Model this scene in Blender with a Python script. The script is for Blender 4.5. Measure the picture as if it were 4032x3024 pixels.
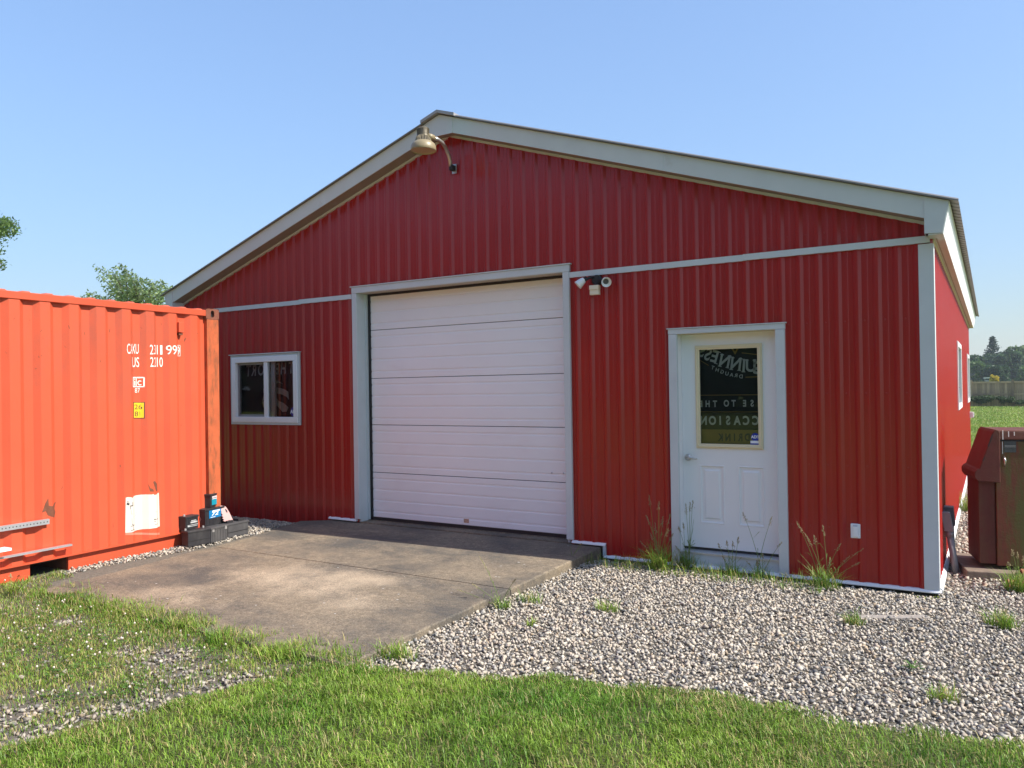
import bpy, bmesh, math, random
import numpy as np
from mathutils import Vector, Matrix
random.seed(7); rng = np.random.default_rng(11)
S = bpy.context.scene
for o in list(bpy.data.objects): bpy.data.objects.remove(o)
C = S.collection

# ---------------------------------------------------------------- camera
CAM = np.array([0.4052, -7.2691, 1.713]); YAW, PITCH, ROLL, FPX = 0.547, 0.006, -0.0155, 3093.54
cy_, sy_ = math.cos(YAW), math.sin(YAW); cp_, sp_ = math.cos(PITCH), math.sin(PITCH)
FW = np.array([-sy_*cp_, cy_*cp_, sp_]); RT = np.array([cy_, sy_, 0.]); UP = np.cross(RT, FW)
R2 = math.cos(ROLL)*RT + math.sin(ROLL)*UP; U2 = -math.sin(ROLL)*RT + math.cos(ROLL)*UP
cam = bpy.data.cameras.new('camera'); camo = bpy.data.objects.new('camera', cam); C.objects.link(camo)
cam.sensor_width = 36.0; cam.lens = FPX*36/4032; cam.clip_start = .05; cam.clip_end = 5000
m = Matrix.Identity(4)
for i in range(3):
    m[i][0] = R2[i]; m[i][1] = U2[i]; m[i][2] = -FW[i]; m[i][3] = CAM[i]
camo.matrix_world = m; S.camera = camo
# ---------------------------------------------------------------- world, sun, exposure
SUN = Vector((1.02, .138, 1.0)).normalized()
w = bpy.data.worlds.new('World'); S.world = w; w.use_nodes = True
nt = w.node_tree; sky = nt.nodes.new('ShaderNodeTexSky'); sky.sky_type = 'NISHITA'; sky.sun_disc = False
sky.sun_elevation = math.asin(SUN.z); sky.sun_rotation = math.atan2(SUN.x, SUN.y)
sky.altitude = 100; sky.air_density = 1.0; sky.dust_density = 1.0; sky.ozone_density = 3.0
bw = nt.nodes.new('ShaderNodeRGBToBW'); k1 = nt.nodes.new('ShaderNodeMath'); k1.operation = 'MULTIPLY_ADD'; k1.inputs[1].default_value = .42; k1.inputs[2].default_value = 1
k2 = nt.nodes.new('ShaderNodeMath'); k2.operation = 'DIVIDE'; k2.inputs[0].default_value = 1.78; ks = nt.nodes.new('ShaderNodeVectorMath'); ks.operation = 'SCALE'   # summer haze evens the whole sky out
nt.links.new(sky.outputs[0], bw.inputs[0]); nt.links.new(bw.outputs[0], k1.inputs[0]); nt.links.new(k1.outputs[0], k2.inputs[1]); nt.links.new(sky.outputs[0], ks.inputs[0]); nt.links.new(k2.outputs[0], ks.inputs['Scale'])
nt.links.new(ks.outputs[0], nt.nodes['Background'].inputs[0]); nt.nodes['Background'].inputs[1].default_value = .14
sl = bpy.data.lights.new('sun', 'SUN'); sl.energy = 4.1; sl.angle = math.radians(.55); sl.color = (1, .94, .85)
so = bpy.data.objects.new('sun', sl); C.objects.link(so); so.rotation_euler = SUN.to_track_quat('Z', 'Y').to_euler(); so.location = (8, 3, 14)
S.view_settings.view_transform = 'Standard'; S.view_settings.look = 'None'; S.view_settings.gamma = 1
S.view_settings.use_curve_mapping = False; S.view_settings.exposure = 0.95
S.render.engine = 'CYCLES'; S.render.resolution_x = 1024; S.render.resolution_y = 768

# ---------------------------------------------------------------- pixel -> place (a pixel gives a direction, the plane gives the distance)
KX, KY, KTH, KZ = -7.0205, -1.4144, 0.0544, 0.0661
KD = np.array([math.sin(KTH), -math.cos(KTH), 0]); KN = np.array([math.cos(KTH), math.sin(KTH), 0])
def ray(px, py): return FW + R2*(px-2016)/FPX - U2*(py-1512)/FPX
def onY(px, py, y=0.): d = ray(px, py); return CAM + (y-CAM[1])/d[1]*d
def onZ(px, py, z=0.): d = ray(px, py); return CAM + (z-CAM[2])/d[2]*d
def onX(px, py, x=0.): d = ray(px, py); return CAM + (x-CAM[0])/d[0]*d
def onK(px, py, off=0.):
    d = ray(px, py); o = np.array([KX, KY, KZ]) + KN*off
    P = CAM + ((o-CAM)@KN)/(d@KN)*d - o; return P@KD, P[2]
def atD(px, py, D): d = ray(px, py); return CAM + d*D
def proj(P):
    P = np.asarray(P, float) - CAM; z = P@FW
    return 2016 + FPX*(P@R2)/z, 1512 - FPX*(P@U2)/z, z

# ---------------------------------------------------------------- materials
MATS = {}
def mat(name, col, rough=.55, metal=0., var=.12, vs=5., bump=0., bs=60., col2=None, t2=(.55, .7), s2=3., st2=(1, 1, 1), spec=.5, attr=None, trans=0., rough2=None, coat=0., orand=0.):
    if name in MATS: return MATS[name]
    M = bpy.data.materials.new(name); M.use_nodes = True; n = M.node_tree.nodes; l = M.node_tree.links
    b = n['Principled BSDF']; b.inputs['Roughness'].default_value = rough; b.inputs['Metallic'].default_value = metal
    b.inputs['Specular IOR Level'].default_value = spec; b.inputs['Coat Weight'].default_value = coat; b.inputs['Coat Roughness'].default_value = .12
    tc = n.new('ShaderNodeTexCoord'); co = tc.outputs['Object']
    if attr:
        a = n.new('ShaderNodeAttribute'); a.attribute_name = attr; base = a.outputs['Color']
    else:
        rg = n.new('ShaderNodeRGB'); rg.outputs[0].default_value = (*col, 1); base = rg.outputs[0]
    if var > 0:
        nz = n.new('ShaderNodeTexNoise'); nz.inputs['Scale'].default_value = vs; nz.inputs['Detail'].default_value = 5; nz.inputs['Roughness'].default_value = .65
        l.new(co, nz.inputs['Vector'])
        mr = n.new('ShaderNodeMapRange'); mr.inputs[1].default_value = .25; mr.inputs[2].default_value = .75; mr.inputs[3].default_value = 1-var; mr.inputs[4].default_value = 1+var
        l.new(nz.outputs[0], mr.inputs[0])
        mx = n.new('ShaderNodeVectorMath'); mx.operation = 'SCALE'; l.new(base, mx.inputs[0]); l.new(mr.outputs[0], mx.inputs['Scale']); base = mx.outputs[0]
    if orand > 0:
        oi = n.new('ShaderNodeObjectInfo'); mr = n.new('ShaderNodeMapRange'); mr.inputs[3].default_value = 1-orand; mr.inputs[4].default_value = 1+orand; l.new(oi.outputs['Random'], mr.inputs[0])
        mx = n.new('ShaderNodeVectorMath'); mx.operation = 'SCALE'; l.new(base, mx.inputs[0]); l.new(mr.outputs[0], mx.inputs['Scale']); base = mx.outputs[0]
    if col2 is not None:
        mp = n.new('ShaderNodeMapping'); mp.inputs['Scale'].default_value = st2; l.new(co, mp.inputs['Vector'])
        nz = n.new('ShaderNodeTexNoise'); nz.inputs['Scale'].default_value = s2; nz.inputs['Detail'].default_value = 11; nz.inputs['Roughness'].default_value = .74
        l.new(mp.outputs[0], nz.inputs['Vector'])
        mr = n.new('ShaderNodeMapRange'); mr.inputs[1].default_value = t2[0]; mr.inputs[2].default_value = t2[1]; l.new(nz.outputs[0], mr.inputs[0])
        mx = n.new('ShaderNodeMix'); mx.data_type = 'RGBA'; mx.inputs['B'].default_value = (*col2, 1); l.new(mr.outputs[0], mx.inputs['Factor']); l.new(base, mx.inputs['A']); base = mx.outputs['Result']
        if rough2 is not None:
            mq = n.new('ShaderNodeMapRange'); mq.inputs[3].default_value = rough; mq.inputs[4].default_value = rough2; l.new(mr.outputs[0], mq.inputs[0]); l.new(mq.outputs[0], b.inputs['Roughness'])
    l.new(base, b.inputs['Base Color'])
    if bump > 0:
        nb = n.new('ShaderNodeTexNoise'); nb.inputs['Scale'].default_value = bs; nb.inputs['Detail'].default_value = 6; l.new(co, nb.inputs['Vector'])
        bp = n.new('ShaderNodeBump'); bp.inputs['Strength'].default_value = bump; bp.inputs['Distance'].default_value = .01; l.new(nb.outputs[0], bp.inputs['Height']); l.new(bp.outputs[0], b.inputs['Normal'])
    if trans > 0:
        tr = n.new('ShaderNodeBsdfTranslucent'); l.new(base, tr.inputs['Color']); ms = n.new('ShaderNodeMixShader'); ms.inputs[0].default_value = trans
        l.new(b.outputs[0], ms.inputs[1]); l.new(tr.outputs[0], ms.inputs[2]); l.new(ms.outputs[0], n['Material Output'].inputs[0])
    MATS[name] = M; return M
def glass_mat():
    M = bpy.data.materials.new('window_glass'); M.use_nodes = True; n = M.node_tree.nodes; l = M.node_tree.links
    n.remove(n['Principled BSDF']); t = n.new('ShaderNodeBsdfTransparent'); t.inputs[0].default_value = (.86, .9, .88, 1)
    g = n.new('ShaderNodeBsdfGlossy'); g.inputs['Roughness'].default_value = .015; f = n.new('ShaderNodeFresnel'); f.inputs[0].default_value = 1.5
    x = n.new('ShaderNodeMixShader'); l.new(f.outputs[0], x.inputs[0]); l.new(t.outputs[0], x.inputs[1]); l.new(g.outputs[0], x.inputs[2]); l.new(x.outputs[0], n['Material Output'].inputs[0])
    return M
GLASS = glass_mat()
RED = mat('red_painted_steel', (.335, .0085, .0072), .36, var=.08, vs=1.3, col2=(.34, .016, .013), t2=(.5, .8), s2=2.2, st2=(1, 1, .25), spec=.40, coat=.26)
TRIM = mat('pale_grey_trim', (.55, .595, .61), .5, var=.06, vs=2.5, col2=(.43, .45, .43), t2=(.6, .85), s2=4)
WHITE = mat('white_vinyl', (.78, .79, .80), .4, var=.03)
DOORW = mat('garage_door_paint', (.80, .81, .83), .45, var=.03, vs=1.5, col2=(.72, .67, .66), t2=(.56, .9), s2=1.5, st2=(.6, 1, 1.6))
MDOOR = mat('door_paint', (.76, .78, .79), .38, var=.02)
BLACK = mat('black_rubber', (.012, .012, .013), .6, var=.1)
DARK = mat('unlit_room_stand_in', (.05, .047, .043), .9, var=.2)
ROOF = mat('roof_steel', (.20, .19, .185), .45, metal=.2, var=.12, vs=6)
CREAM = mat('cream_frame', (.70, .63, .42), .5, var=.05)
CHROME = mat('brushed_nickel', (.60, .58, .54), .28, metal=1., var=.03)
CONC = mat('concrete', (.212, .170, .118), .92, var=.36, vs=20, bump=.3, bs=120, col2=(.085, .077, .066), t2=(.42, .62), s2=1.25, st2=(.7, 1, 1))
def conc_extra():
    n = CONC.node_tree.nodes; l = CONC.node_tree.links; b = n['Principled BSDF']; src = b.inputs['Base Color'].links[0].from_socket
    tc = n.new('ShaderNodeTexCoord'); nz = n.new('ShaderNodeTexNoise'); nz.inputs['Scale'].default_value = 1.6; nz.inputs['Detail'].default_value = 11; nz.inputs['Roughness'].default_value = .74
    mp = n.new('ShaderNodeMapping'); mp.inputs['Location'].default_value = (3.1, 1.7, 0); l.new(tc.outputs['Object'], mp.inputs[0]); l.new(mp.outputs[0], nz.inputs[0])
    # two bare worn spots in the middle of the pad
    acc = nz.outputs[0]
    for (cx, cy, rx, ry, a) in ((-4.75, -2.35, .95, .5, .34), (-4.05, -2.0, .4, .18, .22), (-5.4, -3.15, .5, .3, .2), (-3.75, -2.75, .5, .3, .17)):
        sp = n.new('ShaderNodeVectorMath'); sp.operation = 'SUBTRACT'; sp.inputs[1].default_value = (cx, cy, 0); l.new(tc.outputs['Object'], sp.inputs[0])
        sc = n.new('ShaderNodeVectorMath'); sc.operation = 'MULTIPLY'; sc.inputs[1].default_value = (1/rx, 1/ry, 0); l.new(sp.outputs[0], sc.inputs[0])
        ln = n.new('ShaderNodeVectorMath'); ln.operation = 'LENGTH'; l.new(sc.outputs[0], ln.inputs[0])
        mr = n.new('ShaderNodeMapRange'); mr.interpolation_type = 'SMOOTHSTEP'; mr.inputs[1].default_value = 0; mr.inputs[2].default_value = 1.6; mr.inputs[3].default_value = a; mr.inputs[4].default_value = 0; l.new(ln.outputs['Value'], mr.inputs[0])
        ad = n.new('ShaderNodeMath'); l.new(acc, ad.inputs[0]); l.new(mr.outputs[0], ad.inputs[1]); acc = ad.outputs[0]
    mr = n.new('ShaderNodeMapRange'); mr.inputs[1].default_value = .60; mr.inputs[2].default_value = .86; l.new(acc, mr.inputs[0])
    mx = n.new('ShaderNodeMix'); mx.data_type = 'RGBA'; mx.inputs['B'].default_value = (.38, .305, .215, 1); l.new(mr.outputs[0], mx.inputs['Factor']); l.new(src, mx.inputs['A'])
    # fine light and dark specks of aggregate
    n2 = n.new('ShaderNodeTexNoise'); n2.inputs['Scale'].default_value = 95; n2.inputs['Detail'].default_value = 3; l.new(tc.outputs['Object'], n2.inputs[0])
    m2 = n.new('ShaderNodeMapRange'); m2.inputs[1].default_value = .3; m2.inputs[2].default_value = .7; m2.inputs[3].default_value = .55; m2.inputs[4].default_value = 1.45; l.new(n2.outputs[0], m2.inputs[0])
    sc = n.new('ShaderNodeVectorMath'); sc.operation = 'SCALE'; l.new(mx.outputs['Result'], sc.inputs[0]); l.new(m2.outputs[0], sc.inputs['Scale']); l.new(sc.outputs[0], b.inputs['Base Color'])
conc_extra()
ORANGE = mat('orange_container_paint', (.56, .088, .036), .5, var=.08, vs=1.4, col2=(.40, .085, .045), t2=(.50, .72), s2=1.3, st2=(1, 1, .45))
ORRAIL = mat('orange_rail_paint', (.52, .075, .028), .55, var=.1, vs=2, col2=(.15, .055, .026), t2=(.60, .70), s2=9, st2=(1, 1, .5))
ORPOST = mat('rust_streaked_post', (.46, .10, .032), .65, var=.18, vs=6, col2=(.15, .06, .022), t2=(.48, .66), s2=7, st2=(2.2, 2.2, .5))
CAST = mat('rusty_casting', (.19, .062, .035), .8, var=.25, vs=25, bump=.3)
RUST = mat('bare_rust', (.16, .055, .028), .85, var=.3, vs=30)
PAINTW = mat('white_stencil_paint', (.80, .77, .72), .6, var=.08, vs=30)
YEL = mat('yellow_decal', (.82, .50, .02), .45, var=.03)
INK = mat('dark_ink', (.03, .025, .03), .6, var=.05)
PAPER = mat('weathered_sheet', (.62, .585, .52), .7, var=.04, vs=6, col2=(.72, .60, .38), t2=(.66, .8), s2=3)
GALV = mat('galvanised_steel', (.55, .57, .60), .38, metal=.65, var=.1, vs=14)
BATT = mat('battery_plastic', (.022, .021, .024), .5, var=.15, vs=12, col2=(.05, .048, .048), t2=(.5, .75), s2=8, st2=(1, 1, .3))
BATG = mat('dusty_battery_plastic', (.058, .056, .058), .65, var=.2, vs=10, col2=(.11, .105, .10), t2=(.5, .75), s2=6, st2=(1, 1, .3))
LEAD = mat('lead_terminal', (.42, .41, .40), .5, metal=.5, var=.1)
BLUE = mat('blue_label', (.008, .17, .40), .4, var=.05)
PINK = mat('faded_pink_plastic', (.55, .33, .31), .55, var=.06)
RUSTRED = mat('old_red_pump_paint', (.095, .019, .012), .7, var=.25, vs=6, col2=(.10, .05, .022), t2=(.45, .7), s2=5, st2=(1, 1, .35), bump=.15)
PUMPG = mat('algae_red_pump_paint', (.125, .030, .012), .55, var=.3, vs=5, col2=(.075, .075, .012), t2=(.45, .58), s2=2.6, st2=(2.6, 2.6, .5), bump=.15)
WOOD = mat('weathered_timber', (.19, .15, .115), .9, var=.3, vs=14, bump=.3)
FENCEW = mat('fence_board_wood', (.36, .255, .16), .9, var=.3, vs=1.7, orand=.32)
GREYPVC = mat('grey_conduit', (.19, .20, .21), .5, var=.1)
GREYBOX = mat('grey_meter_box', (.10, .10, .115), .5, var=.1)
TERRA = mat('terracotta', (.36, .15, .085), .85, var=.15, vs=20)
LAMPT = mat('tan_lamp_enamel', (.27, .22, .135), .42, var=.08, vs=10)
LAMPD = mat('bronze_lamp_housing', (.12, .10, .065), .45, metal=.2, var=.1)
SENSOR = mat('cream_plastic', (.74, .68, .52), .5, var=.03)
FLAGD = mat('dark_flag_cloth', (.010, .016, .015), .9, var=.3, vs=9)
FLAGG = mat('gold_flag_cloth', (.30, .20, .06), .85, var=.12)
FLAGW = mat('white_flag_print', (.55, .56, .56), .85, var=.05)
FLAGM = mat('maroon_flag_cloth', (.04, .014, .022), .9, var=.2)
SOILG = mat('gravel_bed', (.12, .105, .085), .95, var=.35, vs=45, bump=.6, bs=90)
STONE = mat('crushed_stone', (.4, .37, .33), .85, var=.14, vs=70, attr='col')
GRASS = mat('grass_blade', (.1, .2, .03), .5, var=0, attr='col', trans=.30, spec=.4)
LEAFM = mat('tree_leaf', (.08, .15, .04), .5, var=0, attr='col', trans=.35, spec=.35)
BARK = mat('bark', (.09, .07, .05), .9, var=.3, vs=9, bump=.4)
SEED = mat('seed_head', (.34, .28, .15), .8, var=.2, vs=60, trans=.2)
STEM = mat('green_stem', (.17, .25, .06), .6, var=.15, vs=10, trans=.2)
def lawn_mat():
    M = bpy.data.materials.new('lawn_turf'); M.use_nodes = True; n = M.node_tree.nodes; l = M.node_tree.links; b = n['Principled BSDF']
    b.inputs['Roughness'].default_value = .9; b.inputs['Specular IOR Level'].default_value = .1
    tc = n.new('ShaderNodeTexCoord')
    def nz(s, d, mp=None):
        x = n.new('ShaderNodeTexNoise'); x.inputs['Scale'].default_value = s; x.inputs['Detail'].default_value = d; l.new(tc.outputs['Object'], x.inputs[0]); return x.outputs[0]
    r = n.new('ShaderNodeValToRGB'); e = r.color_ramp.elements; e[0].position = .3; e[0].color = (.14, .215, .032, 1); e[1].position = .7; e[1].color = (.27, .32, .075, 1)
    l.new(nz(.35, 8), r.inputs[0]); a = n.new('ShaderNodeMapRange'); a.inputs[1].default_value = .3; a.inputs[2].default_value = .7; a.inputs[3].default_value = .72; a.inputs[4].default_value = 1.25; l.new(nz(9, 6), a.inputs[0])
    sc = n.new('ShaderNodeVectorMath'); sc.operation = 'SCALE'; l.new(r.outputs[0], sc.inputs[0]); l.new(a.outputs[0], sc.inputs['Scale']); l.new(sc.outputs[0], b.inputs['Base Color'])
    bp = n.new('ShaderNodeBump'); bp.inputs['Strength'].default_value = .8; bp.inputs['Distance'].default_value = .05; l.new(nz(30, 6), bp.inputs['Height']); l.new(bp.outputs[0], b.inputs['Normal'])
    return M
LAWN = lawn_mat()

# ---------------------------------------------------------------- object helpers
def tag(o, label=None, cat=None, group=None, kind=None):
    if label: o['label'] = label
    if cat: o['category'] = cat
    if group: o['group'] = group
    if kind: o['kind'] = kind
    return o
def thing(name, label, cat, loc=(0, 0, 0), group=None):
    o = bpy.data.objects.new(name, None); C.objects.link(o); o.location = loc; o.empty_display_size = .2
    return tag(o, label, cat, group)
def attach(o, parent):
    if parent is not None:
        o.parent = parent
        T = Matrix.Identity(4); q = parent
        while q is not None: T = Matrix.Translation(q.location) @ T if q.type == 'EMPTY' else T; q = q.parent
        if parent.type == 'EMPTY': o.matrix_parent_inverse = T.inverted()
    return o
class MB:
    def __init__(s): s.v = []; s.f = []
    def add(s, vs, fs):
        k = len(s.v); s.v += [tuple(map(float, v)) for v in vs]; s.f += [tuple(i+k for i in f) for f in fs]; return s
    def box(s, x0, x1, y0, y1, z0, z1):
        return s.add([(x0, y0, z0), (x1, y0, z0), (x1, y1, z0), (x0, y1, z0), (x0, y0, z1), (x1, y0, z1), (x1, y1, z1), (x0, y1, z1)],
                     [(3, 2, 1, 0), (4, 5, 6, 7), (0, 1, 5, 4), (1, 2, 6, 5), (2, 3, 7, 6), (3, 0, 4, 7)])
    def obox(s, o, ax, ay, az):     # oriented box: corner o and three edge vectors
        o, ax, ay, az = map(np.asarray, (o, ax, ay, az)); P = [o, o+ax, o+ax+ay, o+ay]; P += [p+az for p in P]
        return s.add(P, [(3, 2, 1, 0), (4, 5, 6, 7), (0, 1, 5, 4), (1, 2, 6, 5), (2, 3, 7, 6), (3, 0, 4, 7)])
    def prism(s, poly, d):          # polygon of 3D points extruded by vector d
        n = len(poly); d = np.asarray(d); P = [np.asarray(p, float) for p in poly]; Q = [p+d for p in P]
        return s.add(P+Q, [tuple(range(n-1, -1, -1)), tuple(range(n, 2*n))] + [(i, (i+1) % n, n+(i+1) % n, n+i) for i in range(n)])
    def tube(s, pts, r, n=10, cap=True):
        pts = [np.asarray(p, float) for p in pts]; r = [r]*len(pts) if np.isscalar(r) else list(r); k = len(s.v); up = None
        for i, p in enumerate(pts):
            t = pts[min(i+1, len(pts)-1)] - pts[max(i-1, 0)]; t = t/(np.linalg.norm(t)+1e-9)
            if up is None: up = np.array([0, 0, 1.]) if abs(t[2]) < .9 else np.array([1., 0, 0])
            a = np.cross(up, t); a /= np.linalg.norm(a)+1e-9; b = np.cross(t, a); up = b
            for j in range(n):
                c = 2*math.pi*j/n; s.v.append(tuple(p + r[i]*(a*math.cos(c)+b*math.sin(c))))
        for i in range(len(pts)-1):
            for j in range(n): s.f.append((k+i*n+j, k+i*n+(j+1) % n, k+(i+1)*n+(j+1) % n, k+(i+1)*n+j))
        if cap: s.f.append(tuple(k+j for j in range(n-1, -1, -1))); s.f.append(tuple(k+(len(pts)-1)*n+j for j in range(n)))
        return s
    def lathe(s, o, axis, prof, n=24):     # prof: (distance along axis, radius)
        o = np.asarray(o, float); t = np.asarray(axis, float); t /= np.linalg.norm(t)
        return s.tube_prof(o, t, prof, n)
    def tube_prof(s, o, t, prof, n):
        up = np.array([0, 0, 1.]) if abs(t[2]) < .9 else np.array([1., 0, 0]); a = np.cross(up, t); a /= np.linalg.norm(a); b = np.cross(t, a); k = len(s.v)
        for (d, r) in prof:
            for j in range(n): c = 2*math.pi*j/n; s.v.append(tuple(o+t*d+r*(a*math.cos(c)+b*math.sin(c))))
        for i in range(len(prof)-1):
            for j in range(n): s.f.append((k+i*n+j, k+i*n+(j+1) % n, k+(i+1)*n+(j+1) % n, k+(i+1)*n+j))
        return s
    def build(s, name, material, parent=None, smooth=False, bevel=0.):
        me = bpy.data.meshes.new(name); me.from_pydata(s.v, [], s.f); me.update(); me.materials.append(material)
        if smooth: me.polygons.foreach_set('use_smooth', [True]*len(me.polygons))
        o = bpy.data.objects.new(name, me); C.objects.link(o)
        if bevel > 0:
            b = o.modifiers.new('bevel', 'BEVEL'); b.width = bevel; b.segments = 2; b.limit_method = 'ANGLE'
        return attach(o, parent)
def np_mesh(name, V, F, material, col=None, parent=None, smooth=False):
    # V (n,3); F list of (m,k) arrays of indices
    me = bpy.data.meshes.new(name); V = np.ascontiguousarray(V, dtype=np.float32)
    me.vertices.add(len(V)); me.vertices.foreach_set('co', V.ravel())
    loops = np.concatenate([f.ravel() for f in F]).astype(np.int32); tot = np.concatenate([np.full(len(f), f.shape[1]) for f in F]).astype(np.int32)
    me.loops.add(len(loops)); me.loops.foreach_set('vertex_index', loops); me.polygons.add(len(tot))
    me.polygons.foreach_set('loop_start', np.concatenate([[0], np.cumsum(tot)[:-1]]).astype(np.int32)); me.polygons.foreach_set('loop_total', tot)
    me.update(calc_edges=True); me.materials.append(material)
    if col is not None:
        a = me.attributes.new('col', 'FLOAT_COLOR', 'POINT'); c4 = np.ones((len(V), 4), np.float32); c4[:, :3] = col; a.data.foreach_set('color', c4.ravel())
    if smooth: me.polygons.foreach_set('use_smooth', [True]*len(me.polygons))
    o = bpy.data.objects.new(name, me); C.objects.link(o); return attach(o, parent)
def text_mesh(body, size=1., bold=0., sx=1.):
    cu = bpy.data.curves.new('t', 'FONT'); cu.body = body; cu.size = size; cu.offset = bold; cu.align_x = 'CENTER'; cu.align_y = 'CENTER'; cu.resolution_u = 4
    o = bpy.data.objects.new('t', cu); C.objects.link(o); dg = bpy.context.evaluated_depsgraph_get(); dg.update()
    me = bpy.data.meshes.new_from_object(o.evaluated_get(dg)); V = [(v.co.x*sx, v.co.y) for v in me.vertices]; F = [tuple(p.vertices) for p in me.polygons]
    bpy.data.objects.remove(o); bpy.data.curves.remove(cu); bpy.data.meshes.remove(me); return V, F
def vnoise(x, y, s=1., seed=0):
    x = np.asarray(x)*s+seed*17.3; y = np.asarray(y)*s-seed*9.1; xi = np.floor(x); yi = np.floor(y); fx = x-xi; fy = y-yi; fx = fx*fx*(3-2*fx); fy = fy*fy*(3-2*fy)
    h = lambda a, b: np.modf(np.abs(np.sin(a*127.1+b*311.7+seed)*43758.5453))[0]
    return (h(xi, yi)*(1-fx)+h(xi+1, yi)*fx)*(1-fy)+(h(xi, yi+1)*(1-fx)+h(xi+1, yi+1)*fx)*fy
def sstep(a, b, x): t = np.clip((np.asarray(x, float)-a)/(b-a), 0, 1); return t*t*(3-2*t)

# ================================================================= THE GROUND
def slab_z(y): return .096+.0155*np.asarray(y, float)
def hgt(x, y):
    x = np.asarray(x, float); y = np.asarray(y, float)
    h = .012 + .012*vnoise(x, y, 1.3, 3)
    h = h - .05*sstep(-.30, -.02, y)*sstep(-.9, -.3, -np.abs(x+5))*0
    wall = sstep(-.35, 0.02, y)*(x < .02)*(x > -9.7)*(y < .3); h = h - .045*wall
    side = sstep(.3, 0., np.abs(x))*(y > 0)*(y < 13); h = h - .02*side
    c = sstep(-6.35, -6.85, x)*sstep(-5.4, -4.2, y)*sstep(.1, -.5, y); h = h + .085*c
    l2 = sstep(-4.2, -3.7, -y*0-4.0)  # flat lawn
    return h
LB = np.array([onZ(*q, .02)[:2] for q in ((0, 2960), (300, 2860), (560, 2800), (800, 2740), (1000, 2690), (1150, 2640), (1300, 2612), (1500, 2625), (1750, 2655), (2000, 2665), (2220, 2650), (2400, 2690), (2800, 2725), (3050, 2780), (3300, 2830), (3560, 2880), (3760, 2905), (4032, 2915))])
LB = np.vstack([[-4.6, -7.6], LB, [1.6, -2.5], [3.2, -2.3], [6, -2.2]])
def signed_lawn(x, y):   # >0 inside the front lawn (camera side of the boundary), roughly metres
    P = np.stack([np.ravel(x), np.ravel(y)], 1); best = np.full(len(P), 1e9); sgn = np.ones(len(P))
    for a, b in zip(LB[:-1], LB[1:]):
        d = b-a; t = np.clip(((P-a)@d)/(d@d), 0, 1); q = a+t[:, None]*d; r = P-q; D = np.hypot(r[:, 0], r[:, 1]); cr = d[0]*(P[:, 1]-a[1])-d[1]*(P[:, 0]-a[0])
        u = D < best; best[u] = D[u]; sgn[u] = np.where(cr[u] < 0, 1, -1)
    return best*sgn
# one sheet out to the horizon
rings = [0, .5, 1, 1.5, 2, 3, 4, 5, 6.5, 8, 10, 13, 17, 22, 30, 45, 70, 110, 200, 400, 900, 2500]
g = MB()
gx = sorted(set([-x for x in rings] + rings)); gy = gx
xs = np.array(gx)-2; ys = np.array(gy)-2
V = np.array([(x, y, -.04 if math.hypot(x+2, y+2) < 200 else -.04) for y in ys for x in xs]); nx = len(xs)
F = np.array([(j*nx+i, j*nx+i+1, (j+1)*nx+i+1, (j+1)*nx+i) for j in range(len(ys)-1) for i in range(nx-1)])
ground = tag(np_mesh('ground', V, [F], LAWN), kind='structure')
# gravel bed sheet: front yard, foot of the container and the strip beside the shed
def sheet(name, x0, x1, y0, y1, step, zf, material, maskf=None):
    xa = np.arange(x0, x1+step/2, step); ya = np.arange(y0, y1+step/2, step); X, Y = np.meshgrid(xa, ya); Z = zf(X, Y); n = len(xa)
    V = np.stack([X.ravel(), Y.ravel(), Z.ravel()], 1); I = np.arange(len(V)).reshape(X.shape); F = np.stack([I[:-1, :-1], I[:-1, 1:], I[1:, 1:], I[1:, :-1]], -1).reshape(-1, 4)
    if maskf is not None:
        c = V[F].mean(1); F = F[maskf(c[:, 0], c[:, 1])]
    return tag(np_mesh(name, V, [F], material, smooth=True), kind='structure')
def gbed_mask(x, y):
    m = (signed_lawn(x, y) < .12) & ~((y > .2) & (x < -.05) & (x > -9.6)) & ~((y > -.02) & (x > 2.3)) & ~((x > -6.6) & (x < -3.1) & (y > -3.5) & (y < -.1))
    return m
sheet('gravel_bed', -9.8, 3.6, -7.6, .2, .1, lambda x, y: hgt(x, y)-.022, SOILG, gbed_mask)
sheet('side_gravel_bed', -.05, 2.35, .2, 13.4, .15, lambda x, y: hgt(x, y)-.022, SOILG)

# concrete pad: two pours with a joint between
pad = tag(bpy.data.objects.new('concrete_pad', None), kind='structure'); C.objects.link(pad)
def slab_piece(poly):
    mb = MB(); top = [(x, y, float(slab_z(y))) for x, y in poly]; n = len(poly); bot = [(x, y, -.1) for x, y in poly]
    # bevelled arris
    cx = np.mean([p[0] for p in poly]); cyy = np.mean([p[1] for p in poly]); ins = []
    for x, y, z in top:
        d = np.array([cx-x, cyy-y]); d = d/np.linalg.norm(d)*.014; ins.append((x+d[0], y+d[1], z+.0))
    low = [(x, y, z-.010) for x, y, z in top]
    mb.add(ins+low+bot, [tuple(range(n))]+[(i, n+i, n+(i+1) % n, (i+1) % n) for i in range(n)]+[(n+i, 2*n+i, 2*n+(i+1) % n, n+(i+1) % n) for i in range(n)])
    return mb.build('slab_panel', CONC, pad)
def wob(a, b, n, amp):
    out = []
    for i in range(n):
        t = i/n; p = np.array(a)*(1-t)+np.array(b)*t; out.append((p[0]+random.uniform(-amp, amp), p[1]+random.uniform(-amp, amp)))
    return out
slab_piece([(-2.99, -.004)]+[(-6.72, -.004), (-7.04, -.22), (-6.80, -1.2), (-6.765, -1.735)]+[(-2.99, -1.765)])
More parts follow.
